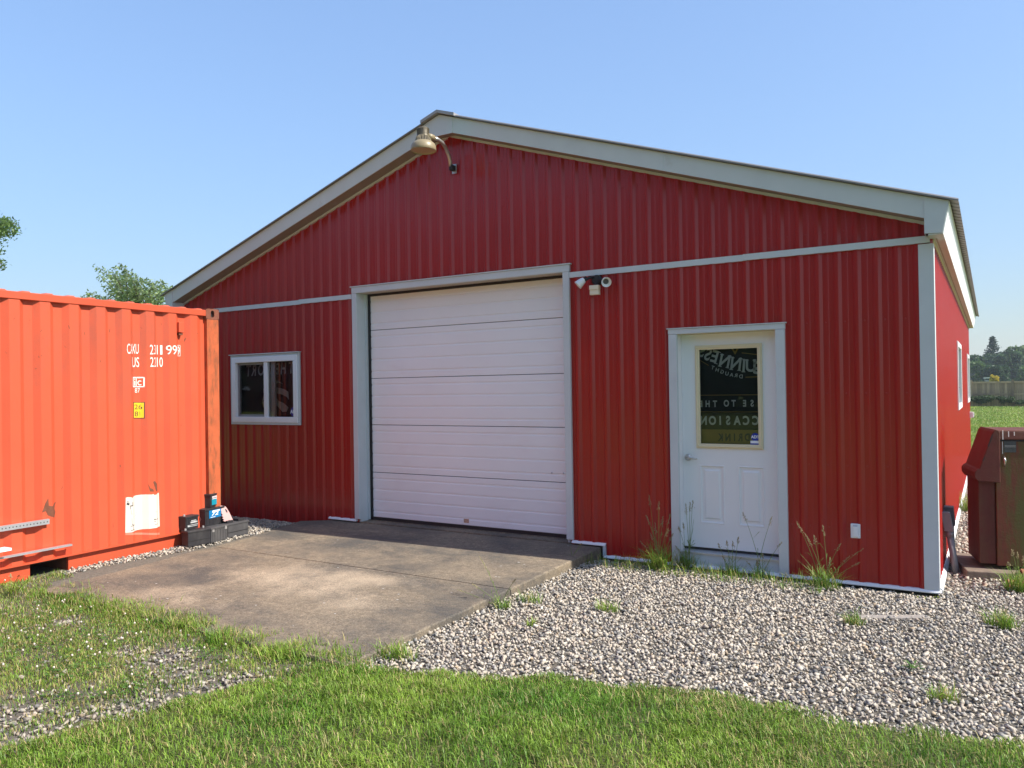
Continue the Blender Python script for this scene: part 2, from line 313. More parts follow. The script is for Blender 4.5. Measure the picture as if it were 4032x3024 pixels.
slab_piece([(-2.99, -1.773), (-6.765, -1.743)]+wob((-6.76, -1.9), (-6.80, -3.5), 6, .012)+wob((-6.80, -3.60), (-2.99, -3.70), 8, .02)+wob((-2.99, -3.70), (-2.99, -1.9), 10, .006))

# ================================================================= THE SHED
W = 9.582; XL = -W; XM = -W/2; ZB0, ZB1 = 2.8495, 2.905; LEN = 12.56
shed = thing('metal_shed', 'long low red ribbed steel shed with white garage door and grey gable roof', 'shed', (XM, 0, 0))
SL = .3316
def rake_top(x): return 4.777-SL*abs(x-XM)
# rib places (right flank of each rib) read off the photograph
RIBS = [-.371+.1535*2, -.371+.1535]+[-.371-.1568*i for i in range(19)]
while RIBS[-1] > -6.45: RIBS.append(RIBS[-1]-.1575)
while RIBS[-1] > -9.5: RIBS.append(RIBS[-1]-.1605)
RIBS = sorted(RIBS)
def profile(us, pitch_ribs, lo, hi):
    # list of (u, outward height) break points between lo and hi
    P = []
    for i, r in enumerate(pitch_ribs):
        P += [(r-.062, 0), (r-.042, .020), (r-.018, .020), (r+.008, 0)]
        nxt = pitch_ribs[i+1] if i+1 < len(pitch_ribs) else r+.157
        mid = r+.008+(nxt-.062-r-.008)*.5; P += [(mid-.008, 0), (mid-.003, .0022), (mid+.003, .0022), (mid+.008, 0)]
    P = sorted(P); return P
def hat(P, u):
    return float(np.interp(u, [p[0] for p in P], [p[1] for p in P]))
PF = profile(None, RIBS, XL, 0)
def siding(name, lo, hi, P, zlo, zhi, holes, place, material, parent):
    """one ribbed sheet from lo to hi; zlo/zhi are functions; holes (u0,u1,z0,z1); place(u,h,z)->xyz"""
    us = sorted(set([lo, hi]+[p[0] for p in P if lo < p[0] < hi]+[h for q in holes for h in q[:2] if lo < h < hi]+[u for u in (XM,) if lo < u < hi and name == 'gable_panel']))
    mb = MB()
    for a, b in zip(us[:-1], us[1:]):
        if b-a < 1e-6: continue
        mid = (a+b)/2; iv = [(0, 1)]; za0, za1, zb0, zb1 = zlo(mid), zhi(a), zlo(mid), zhi(b)
        spans = [[za0, None]]; cuts = [(q[2], q[3]) for q in holes if q[0] <= mid <= q[1]]
        lows = [za0]; segs = []
        cur = za0
        for c0, c1 in sorted(cuts):
            if c0 > cur: segs.append((cur, c0, cur, c0))
            cur = max(cur, c1)
        if min(za1, zb1) > cur or max(za1, zb1) > cur: segs.append((cur, max(za1, cur), cur, max(zb1, cur)))
        ha, hb = hat(P, a), hat(P, b)
        for (l0, t0, l1, t1) in segs: mb.add([place(a, ha, l0), place(b, hb, l1), place(b, hb, t1), place(a, ha, t0)], [(0, 1, 2, 3)])
    return mb.build(name, material, parent)
frontP = lambda u, h, z: (u, -h, z)
HOLES = [(-6.25, -3.335, -.2, 2.95), (-2.19, -1.195, -.2, 2.225), (-8.51, -7.25, 1.315, 2.2)]
def zlow(x): return .135 if (-6.72 < x < -6.29 or -3.295 < x < -2.95) else (.012 if x > -6.7 else -.03)
for i in range(11):
    lo = RIBS[max(0, 0)]+0; 
edges = [XL]+[RIBS[k]-.075 for k in range(5, len(RIBS)-2, 6)]+[0]
for a, b in zip(edges[:-1], edges[1:]):
    siding('siding_panel', a, b, PF, zlow, lambda x: ZB0+.01, HOLES, frontP, RED, shed)
    siding('gable_panel', a, b, PF, lambda x: ZB1-.01, lambda x: rake_top(x)-.13, HOLES, frontP, RED, shed)
# right side wall, openings for two windows
SR = [.06+.1568*i for i in range(int(LEN/.1568)+2)]; PS = profile(None, SR, 0, LEN)
SW = [(5.04, 6.556, 1.325, 2.273), (10.33, 11.88, 1.30, 2.255)]
sideP = lambda u, h, z: (h, u, z)
se = [0]+[SR[k]-.075 for k in range(6, len(SR)-3, 6)]+[LEN]
for a, b in zip(se[:-1], se[1:]): siding('siding_panel', a, b, PS, lambda u: .03, lambda u: 2.93, [(q[0]+.03, q[1]-.03, q[2]+.03, q[3]-.03) for q in SW], sideP, RED, shed)
for a, b in zip(se[:-1], se[1:]): siding('siding_panel', a, b, PS, lambda u: .03, lambda u: 2.93, [], lambda u, h, z: (XL-h, u, z), RED, shed)
siding('back_panel', XL, 0, PF, lambda x: .03, lambda x: rake_top(x)-.13, [], lambda u, h, z: (u, LEN+h, z), RED, shed)
# floor inside
MB().box(XL+.05, -.05, .14, LEN-.05, -.08, .115).build('floor_slab', CONC, shed)
# band between sheets and gable, two lengths each side, one lapped over the next
xa = onY(1190, 1205)[0]; xb = onY(2942, 1020)[0]
for x0, x1, dz, dy in ((XL, xa, -.006, 0), (xa-.03, -6.295, 0, .004), (-3.292, xb, 0, 0), (xb-.03, .0, .003, .004)):
    MB().box(x0, x1, -.031-dy, 0, ZB0+dz, ZB0+dz+.056).build('band_trim', TRIM, shed)
# corner posts of folded trim
for xo, s in ((0, 1), (XL, -1)):
    MB().prism([(xo-s*.085, -.027, 0.02), (xo+s*.028, -.027, 0.02), (xo+s*.028, .085, 0.02), (xo+s*.024, .085, .02), (xo+s*.024, -.023, .02), (xo-s*.085, -.023, .02)][::s], (0, 0, ZB0-.025)).build('corner_trim', TRIM, shed, bevel=.003)
# base flashing
def flash(x0, x1, z): MB().prism([(x0, 0, z+.022), (x0, -.024, z+.020), (x0, -.038, z+.004), (x0, -.038, z-.004), (x0, -.0, z-.002)], (x1-x0, 0, 0)).build('base_flashing', WHITE, shed)
flash(-2.955, .04, .0); flash(-3.31, -2.93, .118); flash(-6.735, -6.275, .118)
MB().box(-2.962, -2.93, -.030, 0, .012, .13).build('base_flashing', TRIM, shed)
MB().prism([(0, .04, .045), (.024, .04, .042), (.045, .04, .012), (.045, .04, -.015), (0, .04, -.01)], (0, LEN-.05, 0)).build('base_flashing', WHITE, shed)
MB().box(XL+.01, -.01, .01, .13, -.09, .011).build('sill_plate', BLACK, shed)
# screws in rows
sc = MB()
for zr in (.467, 1.007, 1.628, 2.246):
    for r in RIBS:
        x = r+.028
        if any(q[0]-.06 < x < q[1]+.06 and q[2]-.06 < zr < q[3]+.06 for q in HOLES) or x > -.08: continue
        sc.lathe((x, -.0005, zr), (0, -1, 0), [(0, .009), (.002, .009), (.003, .006), (.006, .005), (.0065, 0.0005)], 6)
for zr in (3.03, 3.70, 4.2):
    for r in RIBS:
        x = r+.028
        if zr < rake_top(x)-.25 and x > -9.5 and x < -.1: sc.lathe((x, -.0005, zr), (0, -1, 0), [(0, .009), (.002, .009), (.003, .006), (.006, .005), (.0065, 0.0005)], 6)
for zr in (.467, 1.007, 1.628, 2.246):
    for r in SR[:-2]: sc.lathe((.0005, r+.028, zr), (1, 0, 0), [(0, .009), (.002, .009), (.003, .006), (.006, .005), (.0065, .0005)], 6)
tag(sc.build('screws', RED, shed), kind='stuff')

# ---- rakes, soffits, fascia, returns
XE = .15; ZT = lambda x: 4.777-SL*abs(x-XM)
YT, YB, TH = -.205, -.197, .172
for s in (1, -1):
    xe = XM+s*(XE-XM-.17); xp = XM+s*.165
    P = lambda x, dz, y: (x, y, ZT(x)-dz)
    xj = XM+s*2.6      # fascia comes in two lengths
    for k, (x0, x1) in enumerate(((xp, xj), (xj, xe))):
        e = .0015*k; poly = [P(x0, 0, YT+e), P(x1, 0, YT+e), P(x1, TH, YB+e), P(x0, TH, YB+e)]
        MB().prism(poly if s > 0 else poly[::-1], (0, .012, 0)).build('fascia', TRIM, shed)
    # soffit under the rake, and the trim strip where it meets the wall
    x1 = XM+s*(0-XM-.03)
    sof = [(XM+s*.002, YB+.008, ZT(XM+s*.10)-TH+.004), (XM+s*.1, YB+.008, ZT(XM+s*.10)-TH+.004), (x1, YB+.008, ZT(x1)-TH+.004), (x1, 0, ZT(x1)-TH+.004), (XM+s*.10, 0, ZT(XM+s*.10)-TH+.004), (XM+s*.002, 0, ZT(XM+s*.10)-TH+.004)]
    MB().prism(sof if s < 0 else sof[::-1], (0, 0, .008)).build('soffit', mat('brown_soffit', (.27, .235, .205), .6, var=.08), shed)
    st = [(XM, -.032, ZT(XM)-TH-.026), (x1, -.032, ZT(x1)-TH-.026), (x1, -.032, ZT(x1)-TH), (XM, -.032, ZT(XM)-TH)]
    MB().prism(st if s > 0 else st[::-1], (0, .03, 0)).build('soffit_trim', TRIM, shed)
    # boxed return at the eave
    xo = XM+s*(XE-XM); xi = XM+s*(-.026-XM); xb_ = XM+s*(.10-XM); xf = XM+s*(XE-XM-.175)
    ret = [(xf, YT-.004, ZT(xf)), (xo, YT-.004, ZT(xo)), (xb_, YT+.04, 2.893), (xi, YT+.04, 2.90), (xi, YB-.004, ZT(xi)-TH)]
    ret = [(xf, YT-.004, ZT(xf)), (xo, YT-.004, ZT(xo)), (xb_, YB-.005, 2.893), (xi, YB-.005, 2.90), (xi, YB-.006, ZT(xi)-TH-.002), (xf, YB-.006, ZT(xf)-TH)]
    MB().prism(ret if s < 0 else ret[::-1], (0, .01, 0)).build('eave_return', TRIM, shed)
    ib = [(xi, YB+.002, 2.90), (xi, -.0, 2.90), (xi, 0, ZT(xi)-TH), (xi, YB, ZT(xi)-TH)]
    MB().prism(ib, (s*.004, 0, 0)).build('return_side', TRIM, shed)
    # eave soffit and leaning eave fascia along the length
    x0 = XM+s*(0-XM)
    MB().prism([(x0, YB+.004, 2.885), (xb_, YB+.004, 2.885), (xb_, YB+.004, 2.893), (x0, YB+.004, 2.897)][::s], (0, LEN+.35, 0)).build('eave_soffit', TRIM, shed)
    MB().prism([(x0, .03, 2.862), (x0+s*.026, .03, 2.862), (x0+s*.026, .03, 2.884), (x0, .03, 2.884)][::s], (0, LEN-.03, 0)).build('soffit_trim', CREAM, shed)
    MB().prism([(xb_, YB+.004, 2.888), (xb_+s*.006, YB+.004, 2.886), (xo+s*.004, YB+.004, ZT(xo)-.002), (xo-s*.004, YB+.004, ZT(xo)-.002)][::s], (0, LEN+.36, 0)).build('eave_fascia', WHITE, shed)
    # vents in the eave soffit
    if s > 0:
        vt = MB()
        for k in range(277): vt.box(x0+.044, x0+.052, .02+k*.045, .030+k*.045, 2.8832, 2.8846); 
        tag(vt.build('soffit_vents', RUST, shed), kind='stuff')
    # ribbed roof sheets: ribs run down the slope
    rp = []
    y0, y1 = -.235, LEN+.2; yy = y0
    prof = []
    while yy < y1: prof += [(yy, 0), (yy+.02, .018), (yy+.04, .018), (yy+.06, 0)]; yy += .152
    xr0, xr1 = XM, XM+s*(.215-XM)
    npan = 14; per = len(prof)//npan//4*4
    for k in range(0, len(prof)-1, per):
        q = prof[k:k+per+1]; mb = MB()
        if len(q) < 2: continue
        for (a, ha), (b, hb) in zip(q[:-1], q[1:]):
            z0 = ZT(xr0)+.012; z1 = ZT(XM)-SL*abs(xr1-XM)+.012
            mb.add([(xr0, a, z0+ha), (xr0, b, z0+hb), (xr1, b, z1+hb), (xr1, a, z1+ha)], [(0, 1, 2, 3) if s < 0 else (3, 2, 1, 0)])
        mb.build('roof_panel', ROOF, shed)
    # edge trim over the rake
    et = [(XM+s*.22, -.238, ZT(XM+s*.22)+.004), (xr1, -.238, ZT(XM)-SL*abs(xr1-XM)+.004), (xr1, -.238, ZT(XM)-SL*abs(xr1-XM)+.016), (XM+s*.22, -.238, ZT(XM+s*.22)+.016)]
    MB().prism(et if s > 0 else et[::-1], (0, .035, 0)).build('rake_edge', ROOF, shed)
# plate over the apex, flat along its foot, and the ridge cap
za = ZT(XM)
pk = [(XM-.185, YT-.005, ZT(XM-.185)+.0), (XM, YT-.005, za), (XM+.185, YT-.005, ZT(XM+.185)), (XM+.17, YB-.006, ZT(XM+.17)-TH-.002), (XM-.17, YB-.006, ZT(XM-.17)-TH-.002)]
MB().prism(pk[::-1], (0, .01, 0)).build('peak_plate', TRIM, shed)
rc = MB()
for s in (1, -1):
    q = [(XM, -.255, za+.045), (XM+s*.23, -.255, za+.045-.23*SL), (XM+s*.23, -.255, za+.012-.23*SL), (XM, -.255, za+.012)]
    rc.prism(q if s > 0 else q[::-1], (0, LEN+.5, 0))
rc.build('ridge_cap', mat('ridge_steel', (.34, .33, .33), .45, metal=.2, var=.1), shed)

# ---- garage door
GX0, GX1, GZT = -6.292, -3.295, 2.988
for x0, x1 in ((GX0, GX0+.074), (GX1-.074, GX1)):
    MB().box(x0, x1, -.036, 0.0, .145, GZT-.0755).build('door_trim', TRIM, shed, bevel=.004)
MB().box(GX0-.004, GX1+.004, -.036, 0.0, GZT-.074, GZT).build('door_trim', TRIM, shed, bevel=.004)
MB().box(GX0-.02, GX1+.02, -.046, -.0, GZT+.001, GZT+.012).build('drip_edge', TRIM, shed)
for x0, x1 in ((GX0+.050, GX0+.0735), (GX1-.0735, GX1-.05)): MB().box(x0, x1, .0005, .16, .11, 2.914).build('door_jamb', TRIM, shed)
jb = MB().box(GX0+.0738, GX0+.092, .12, .159, .12, 2.912); jb.build('jamb_stop', TRIM, shed)
MB().box(GX0+.05, GX1-.05, .0005, .16, 2.9155, 2.94).build('door_head', mat('head_trim', (.52, .47, .40), .6, var=.1), shed)
gd = thing('garage_door', None, None, (0, 0, 0)); gd.pop('label', None); gd.parent = shed; gd.matrix_parent_inverse = Matrix.Translation(shed.location).inverted()
GY = .165
seams = [.150, .704, 1.292, 1.867, 2.464, 3.03]
for z0, z1 in zip(seams[:-1], seams[1:]):
    pr = [(z0+.003, .004), (z0+.006, 0)]
    hh = z1-z0
    for fr in (.838, .59, .352, .116)[::1]:
        zt = z1-fr*hh; pr += [(zt-.026, 0), (zt-.022, .0045), (zt-.002, .0055), (zt, 0)]
    pr += [(z1-.006, 0), (z1-.003, .004)]
    mb = MB(); x0, x1 = GX0+.128, GX1-.03
    for (a, ya), (b, yb) in zip(pr[:-1], pr[1:]): mb.add([(x0, GY+ya, a), (x1, GY+ya, a), (x1, GY+yb, b), (x0, GY+yb, b)], [(0, 1, 2, 3)])
    mb.add([(x0, GY+.004, z0+.003), (x1, GY+.004, z0+.003), (x1, GY+.04, z0+.003), (x0, GY+.04, z0+.003)], [(3, 2, 1, 0)])
    o = mb.build('door_section', DOORW, None); o.parent = gd; o.matrix_parent_inverse = Matrix.Identity(4)
def gpart(mb, name, m_, **k): o = mb.build(name, m_, None, **k); o.parent = gd; return o
gpart(MB().box(GX0+.1, GX1-.03, GY+.02, GY+.045, .12, 3.0), 'door_backing', BLACK)
gpart(MB().box(GX0+.092, GX0+.128, GY-.012, GY+.03, .12, 2.914), 'side_seal', BLACK)
gpart(MB().box(GX0+.128, GX1-.03, GY-.010, GY+.03, 2.884, 2.914), 'top_seal', BLACK)
gpart(MB().box(GX0+.1, GX1-.03, GY-.012, GY+.03, .112, .152), 'bottom_seal', BLACK)
p = onY(1450+594/1.536, 1050+1537/1.536, GY)
gpart(MB().box(p[0]-.035, p[0]+.035, GY-.004, GY, p[2]-.022, p[2]+.022), 'name_plate', mat('worn_sticker', (.45, .30, .22), .6, var=.3, vs=60))
for q in ((1110, 1246), (1181, 1249)):
    p = onY(1450+q[0]/1.536, 1050+q[1]/1.536, GY); gpart(MB().lathe((p[0], GY, p[2]), (0, -1, 0), [(0, .011), (.005, .010), (.008, .001)], 10), 'bolt', GALV)
MB().box(-6.28, -3.31, .0, .139, -.05, .108).build('door_sill', CONC, shed)

# ---- man door
MX0, MX1, MZT = -2.234, -1.154, 2.259
for x0, x1 in ((MX0, MX0+.082), (MX1-.082, MX1)): MB().box(x0, x1, -.036, 0, .005, MZT-.052).build('door_trim', TRIM, shed, bevel=.004)
MB().box(MX0-.003, MX1+.003, -.036, 0, MZT-.05, MZT).build('door_trim', TRIM, shed, bevel=.004)
MB().box(MX0-.015, MX1+.015, -.044, 0, MZT+.001, MZT+.010).build('drip_edge', TRIM, shed)
for x0, x1 in ((MX0+.065, MX0+.0825), (MX1-.0825, MX1-.065)): MB().box(x0, x1, .0005, .14, .02, 2.207).build('door_jamb', WHITE, shed)
MB().box(MX0+.065, MX1-.065, .0005, .14, 2.208, 2.222).build('door_head', CREAM, shed)
md = bpy.data.objects.new('entry_door', None); C.objects.link(md); md.parent = shed; md.matrix_parent_inverse = Matrix.Translation(shed.location).inverted()
def dpart(mb, name, m_, **k): o = mb.build(name, m_, None, **k); o.parent = md; return o
DX0, DX1, DZ0, DZ1, DY = MX0+.083, MX1-.083, .168, 2.206, .095
LX0, LX1, LZ0, LZ1 = -2.013, -1.383, 1.119, 2.098
PAN = [(-1.989, -1.751, .40, .958), (-1.624, -1.382, .40, .958)]
# slab face with holes: grid of quads
def face_grid(x0, x1, z0, z1, y, holes):
    xs_ = sorted({x0, x1, *[h for q in holes for h in q[:2]]}); zs_ = sorted({z0, z1, *[h for q in holes for h in q[2:]]}); mb = MB()
    for a, b in zip(xs_[:-1], xs_[1:]):
        for c, d in zip(zs_[:-1], zs_[1:]):
            if any(q[0] <= (a+b)/2 <= q[1] and q[2] <= (c+d)/2 <= q[3] for q in holes): continue
            mb.add([(a, y, c), (b, y, c), (b, y, d), (a, y, d)], [(0, 1, 2, 3)])
    return mb
sl_ = face_grid(DX0, DX1, DZ0, DZ1, DY, PAN+[(LX0+.03, LX1-.03, LZ0+.03, LZ1-.03)])
for (a, b, c, d) in PAN:   # moulded panel: cove in, bevel out, raised field
    def ring(i, dy): return [(a+i, DY+dy, c+i), (b-i, DY+dy, c+i), (b-i, DY+dy, d-i), (a+i, DY+dy, d-i)]
    lv = [ring(0, 0), ring(.004, -.004), ring(.012, -.003), ring(.018, .009), ring(.042, .008), ring(.056, -.001)]; k = len(sl_.v)
    for r in lv: sl_.v += r
    for i in range(len(lv)-1):
        for j in range(4): sl_.f.append((k+i*4+j, k+i*4+(j+1) % 4, k+(i+1)*4+(j+1) % 4, k+(i+1)*4+j))
    sl_.f.append(tuple(k+(len(lv)-1)*4+j for j in range(4)))
dpart(sl_, 'door_slab', MDOOR)
fr = MB()
for (a, b, c, d) in ((LX0, LX1, LZ1-.042, LZ1), (LX0, LX1, LZ0, LZ0+.042), (LX0, LX0+.042, LZ0+.042, LZ1-.042), (LX1-.042, LX1, LZ0+.042, LZ1-.042)): fr.box(a, b, DY-.016, DY+.01, c, d)
for (a, b, c, d) in ((LX0+.012, LX1-.012, LZ1-.026, LZ1-.012), (LX0+.012, LX1-.012, LZ0+.012, LZ0+.026), (LX0+.012, LX0+.026, LZ0+.026, LZ1-.026), (LX1-.026, LX1-.012, LZ0+.026, LZ1-.026)): fr.box(a, b, DY-.024, DY-.015, c, d)
dpart(fr, 'window_frame', CREAM, bevel=.003)
dpart(MB().add([(LX0+.04, DY+.004, LZ0+.04), (LX1-.04, DY+.004, LZ0+.04), (LX1-.04, DY+.004, LZ1-.04), (LX0+.04, DY+.004, LZ1-.04)], [(0, 1, 2, 3)]), 'pane', GLASS)
hd = MB().lathe((-2.100, DY, 1.025), (0, -1, 0), [(0, .034), (.006, .034), (.012, .028), (.02, .014), (.05, .012), (.056, .001)], 20)
hd.tube([(-2.100, DY-.045, 1.025), (-2.075, DY-.050, 1.027), (-2.03, DY-.05, 1.020), (-1.995, DY-.046, 1.014)], [.012, .012, .009, .006], 10)
dpart(hd, 'door_handle', CHROME, smooth=True)
dpart(MB().box(DX0, DX1, DY-.006, DY+.02, .138, .166), 'door_sweep', BLACK)
dpart(MB().add([(DX0, -.012, .135), (DX1, -.012, .135), (DX1, DY+.02, .148), (DX0, DY+.02, .148), (DX0, -.012, .118), (DX1, -.012, .118)], [(0, 1, 2, 3), (4, 5, 1, 0)]), 'threshold', GALV)
dpart(MB().box(DX0+.002, -1.70, -.006, .06, .02, .117), 'kick_flashing', TRIM); dpart(MB().box(-1.698, DX1-.002, -.003, .06, .02, .117), 'kick_flashing', TRIM)
dpart(MB().box(DX0, DX1, -.022, -.0, .006, .02), 'kick_flashing', WHITE)
jh = MB()
for k in range(9): jh.lathe((DX0-.001, .05, .3+k*.22), (1, 0, 0), [(0, .004), (.002, .003), (.003, .0005)], 6)
tag(dpart(jh, 'jamb_screws', GALV), kind='stuff')
# alarm sticker in the pane: octagon with letters and a white strip
z4 = lambda x, y: (2700+x/3.5286, 1330+y/3.5286)
def oct_sticker(cx, cz, r, y):
    mb = MB(); n = 24; mb.add([(cx+r*math.cos(2*math.pi*i/n), y, cz+r*math.sin(2*math.pi*i/n)) for i in range(n)], [tuple(range(n))]); return mb
def put_text(body, cx, cz, h, y, material, name, parent, mirror=False, bold=.0, sx=1., rot=0., shear=0.):
    V, F = text_mesh(body, 1., bold, sx); hs = h/.72; mb = MB(); c, s_ = math.cos(rot), math.sin(rot); P = []
    for u, v in V:
        u2 = (u+shear*v)*hs; v2 = v*hs; a = u2*c-v2*s_; b = u2*s_+v2*c; P.append((cx+(-a if mirror else a), y, cz+b))
    mb.add(P, [f[::-1] if mirror else f for f in F]); o = mb.build(name, material, None)
    if parent is not None: attach(o, parent)
    return o
STB = mat('sticker_blue', (.01, .03, .30), .4, var=.02); STW = mat('sticker_white', (.75, .78, .82), .4, var=.02)
p = onY(*z4(965, 1380), DY); dpart(oct_sticker(p[0], p[2], .038, DY+.0025), 'alarm_sticker', STB)
o = put_text('ADT', p[0], p[2], .026, DY+.0005, STW, 'sticker_letters', None, bold=.03); o.parent = md
a = onY(*z4(898, 1430), DY); b = onY(*z4(1032, 1490), DY); dpart(MB().box(a[0], b[0], DY+.001, DY+.003, b[2], a[2]), 'sticker_strip', STW)
dpart(MB().box(a[0], b[0], DY-.0005, DY+.0008, b[2], b[2]+.014), 'sticker_strip', STB)
o = put_text('Authority', (a[0]+b[0])/2, (a[2]+b[2])/2+.004, .012, DY-.0003, INK, 'sticker_letters', None) if False else None

# flag hung inside the door window, printed side facing in, so it reads backwards from here
FY = DY+.05
flag = thing('beer_flag', 'dark green and black printed flag hanging behind the entry door window, lettering reversed', 'flag', (-1.7, FY, 1.1))
cl = MB(); nu, nv = 24, 14
fx0, fx1, fz0, fz1 = -2.10, -1.30, 1.10, 2.13
def fy(x, z): return FY+.004+.006*math.sin(x*21+z*3)
for j in range(nv+1):
    for i in range(nu+1): x = fx0+(fx1-fx0)*i/nu; z = fz0+(fz1-fz0)*j/nv; cl.v.append((x, fy(x, z), z))
cl.f += [(j*(nu+1)+i, j*(nu+1)+i+1, (j+1)*(nu+1)+i+1, (j+1)*(nu+1)+i) for j in range(nv) for i in range(nu)]
cl.build('cloth', FLAGD, flag, smooth=True)
gz = onY(*z4(600, 1276), FY)[2]; MB().box(fx0, fx1, FY-.0055, FY-.0045, fz0, gz).build('gold_panel', FLAGG, flag)
for zz in ((600, 795), (600, 1028)): q = onY(*z4(*zz), FY); MB().box(fx0, fx1, FY-.0055, FY-.0045, q[2]-.003, q[2]+.003).build('gold_line', FLAGG, flag)
def fl(ch, X, Y, hpx, rot=0, m_=FLAGW, bold=.02, sx=1., shear=0, dy=-.007):
    q = onY(*z4(X, Y), FY); put_text(ch, q[0], q[2], hpx/3.5286/395., FY+dy, m_, 'printed_letter', flag, mirror=True, bold=bold, sx=sx, rot=rot, shear=shear)
for ch, X, Y, r in (('G', 1010, 425, .02), ('U', 905, 395, .03), ('I', 810, 390, .08), ('N', 700, 365, .14), ('N', 545, 325, .22), ('E', 405, 268, .30), ('S', 310, 240, .36), ('S', 228, 195, .42)):
    fl(ch, X, Y, 160, r, bold=.025, sx=.88 if ch != 'S' else .8)
    if ch in 'IUNE':    # serifs
        q = onY(*z4(X, Y), FY); hh = 165/3.5286/395/2
        for sgn in (1, -1):
            offs = {'I': (0,), 'U': (-.6, .6), 'N': (-.62, .62), 'E': (-.45,)}[ch]
            for of in offs:
                if ch == 'U' and sgn < 0: continue
                mb = MB(); w2 = .018; cx_, cz_ = of*hh*1.02, sgn*(hh-.003); P = []
                for du, dv in ((-w2, -.0035), (w2, -.0035), (w2, .0035), (-w2, .0035)):
                    u, v = cx_+du, cz_+dv; P.append((q[0]-(u*math.cos(r)-v*math.sin(r)), FY-.0072, q[2]+u*math.sin(r)+v*math.cos(r)))
                mb.add(P, [(3, 2, 1, 0)]).build('letter_serif', FLAGW, flag)
for ch, X, Y, r in (('D', 770, 540, .10), ('R', 703, 526, .13), ('A', 640, 517, .17), ('U', 575, 500, .2), ('G', 508, 475, .24), ('H', 440, 450, .28), ('T', 378, 418, .33)): fl(ch, X, Y, 50, r, bold=.015)
for ch, X in (('I', 1014), ('S', 925), ('E', 822), ('T', 668), ('O', 568), ('T', 410), ('H', 308), ('E', 215)): fl(ch, X, 915 if X > 500 else 922, 84, bold=.035, sx=.75)
for ch, X in (('C', 972), ('C', 842), ('A', 718), ('S', 592), ('I', 482), ('O', 374), ('N', 252)): fl(ch, X, 1155, 112, bold=.04, sx=.78)
for ch, X in (('D', 858), ('R', 765), ('I', 680), ('N', 590), ('K', 490)): fl(ch, X, 1388, 95, m_=INK, bold=.045, sx=.72)
q = onY(*z4(688, 185), FY)
for k, (mm, r) in enumerate(((FLAGG, .05), (FLAGD, .03))): MB().add([(q[0]-r, FY-.0062-.0008*k, q[2]+.05), (q[0]+r, FY-.0062-.0008*k, q[2]+.05), (q[0], FY-.0062-.0008*k, q[2]-.035+.03*k)], [(2, 1, 0)]).build('emblem', mm, flag)
for (A_, B_) in (((780, 215), (1000, 240)), ((205, 320), (322, 390)), ((832, 553), (1000, 548))):
    a = onY(*z4(*A_), FY); b = onY(*z4(*B_), FY); MB().obox((a[0], FY-.0062, a[2]), (b[0]-a[0], 0, b[2]-a[2]), (0, .0006, 0), (0, 0, .008)).build('gold_line', FLAGG, flag)
# pale lampshade and a box standing behind the flag edge are not shown; added dark sheet behind so the room stays dark
MB().box(-2.14, -1.25, .16, .165, .13, 2.2).build('added_flag_blackout', DARK, flag)

# ---- left window
WX0, WX1, WZ0, WZ1 = -8.5416, -7.2192, 1.2835, 2.2268
win = bpy.data.objects.new('sliding_window', None); C.objects.link(win); win.parent = shed; win.matrix_parent_inverse = Matrix.Translation(shed.location).inverted()
def wpart(mb, name, m_, **k): o = mb.build(name, m_, None, **k); o.parent = win; return o
def frame(mb, x0, x1, z0, z1, t, y0, y1):
    mb.box(x0, x1, y0, y1, z0, z0+t); mb.box(x0, x1, y0, y1, z1-t, z1); mb.box(x0, x0+t, y0, y1, z0+t, z1-t); mb.box(x1-t, x1, y0, y1, z0+t, z1-t); return mb
wpart(frame(MB(), WX0, WX1, WZ0, WZ1, .05, -.034, .0), 'casing', TRIM, bevel=.004)
wpart(frame(MB(), WX0+.03, WX1-.03, WZ0+.03, WZ1-.03, .075, -.044, .05), 'window_frame', WHITE, bevel=.006)
wpart(MB().box(WX0-.012, WX1+.012, -.056, .0, WZ1+.001, WZ1+.012), 'drip_edge', TRIM)
xm = onY(880+840/4.879, 1530)[0]
wpart(MB().box(xm-.034, xm+.034, -.030, .03, WZ0+.105, WZ1-.105), 'mullion', WHITE, bevel=.004)
wpart(frame(MB(), WX0+.106, xm-.0345, WZ0+.106, WZ1-.106, .03, .0, .03), 'sash', mat('dark_sash', (.25, .25, .25), .5, var=.05))
wpart(MB().box(xm+.035, xm+.11, .034, .06, WZ0+.106, WZ1-.106), 'sash_stile', WHITE)
wpart(MB().add([(WX0+.11, .012, WZ0+.11), (xm, .012, WZ0+.11), (xm, .012, WZ1-.11), (WX0+.11, .012, WZ1-.11)], [(0, 1, 2, 3)]), 'pane', GLASS)
wpart(MB().add([(xm, -.005, WZ0+.1), (WX1-.1, -.005, WZ0+.1), (WX1-.1, -.005, WZ1-.1), (xm, -.005, WZ1-.1)], [(0, 1, 2, 3)]), 'pane', GLASS)
z7 = lambda x, y: (880+x/4.879, 1360+y/4.879)
q = onY(*z7(1362, 1275)); wpart(oct_sticker(q[0], q[2], .065, -.008), 'alarm_sticker', mat('violet_sticker', (.035, .012, .22), .4, var=.02)); o = put_text('ADT', q[0], q[2], .045, -.0095, STW, 'sticker_letters', None, bold=.03); o.parent = win
BY = .11
ban = thing('team_banner', 'dark maroon banner with reversed white lettering and claw marks behind the left window', 'banner', (-7.9, BY, 1.2))
cl = MB(); bx0, bx1, bz0, bz1 = -8.55, -7.2, 1.22, 2.26
for j in range(nv+1):
    for i in range(nu+1): x = bx0+(bx1-bx0)*i/nu; z = bz0+(bz1-bz0)*j/nv; cl.v.append((x, BY+.012+.009*math.sin(x*13+z*4), z))
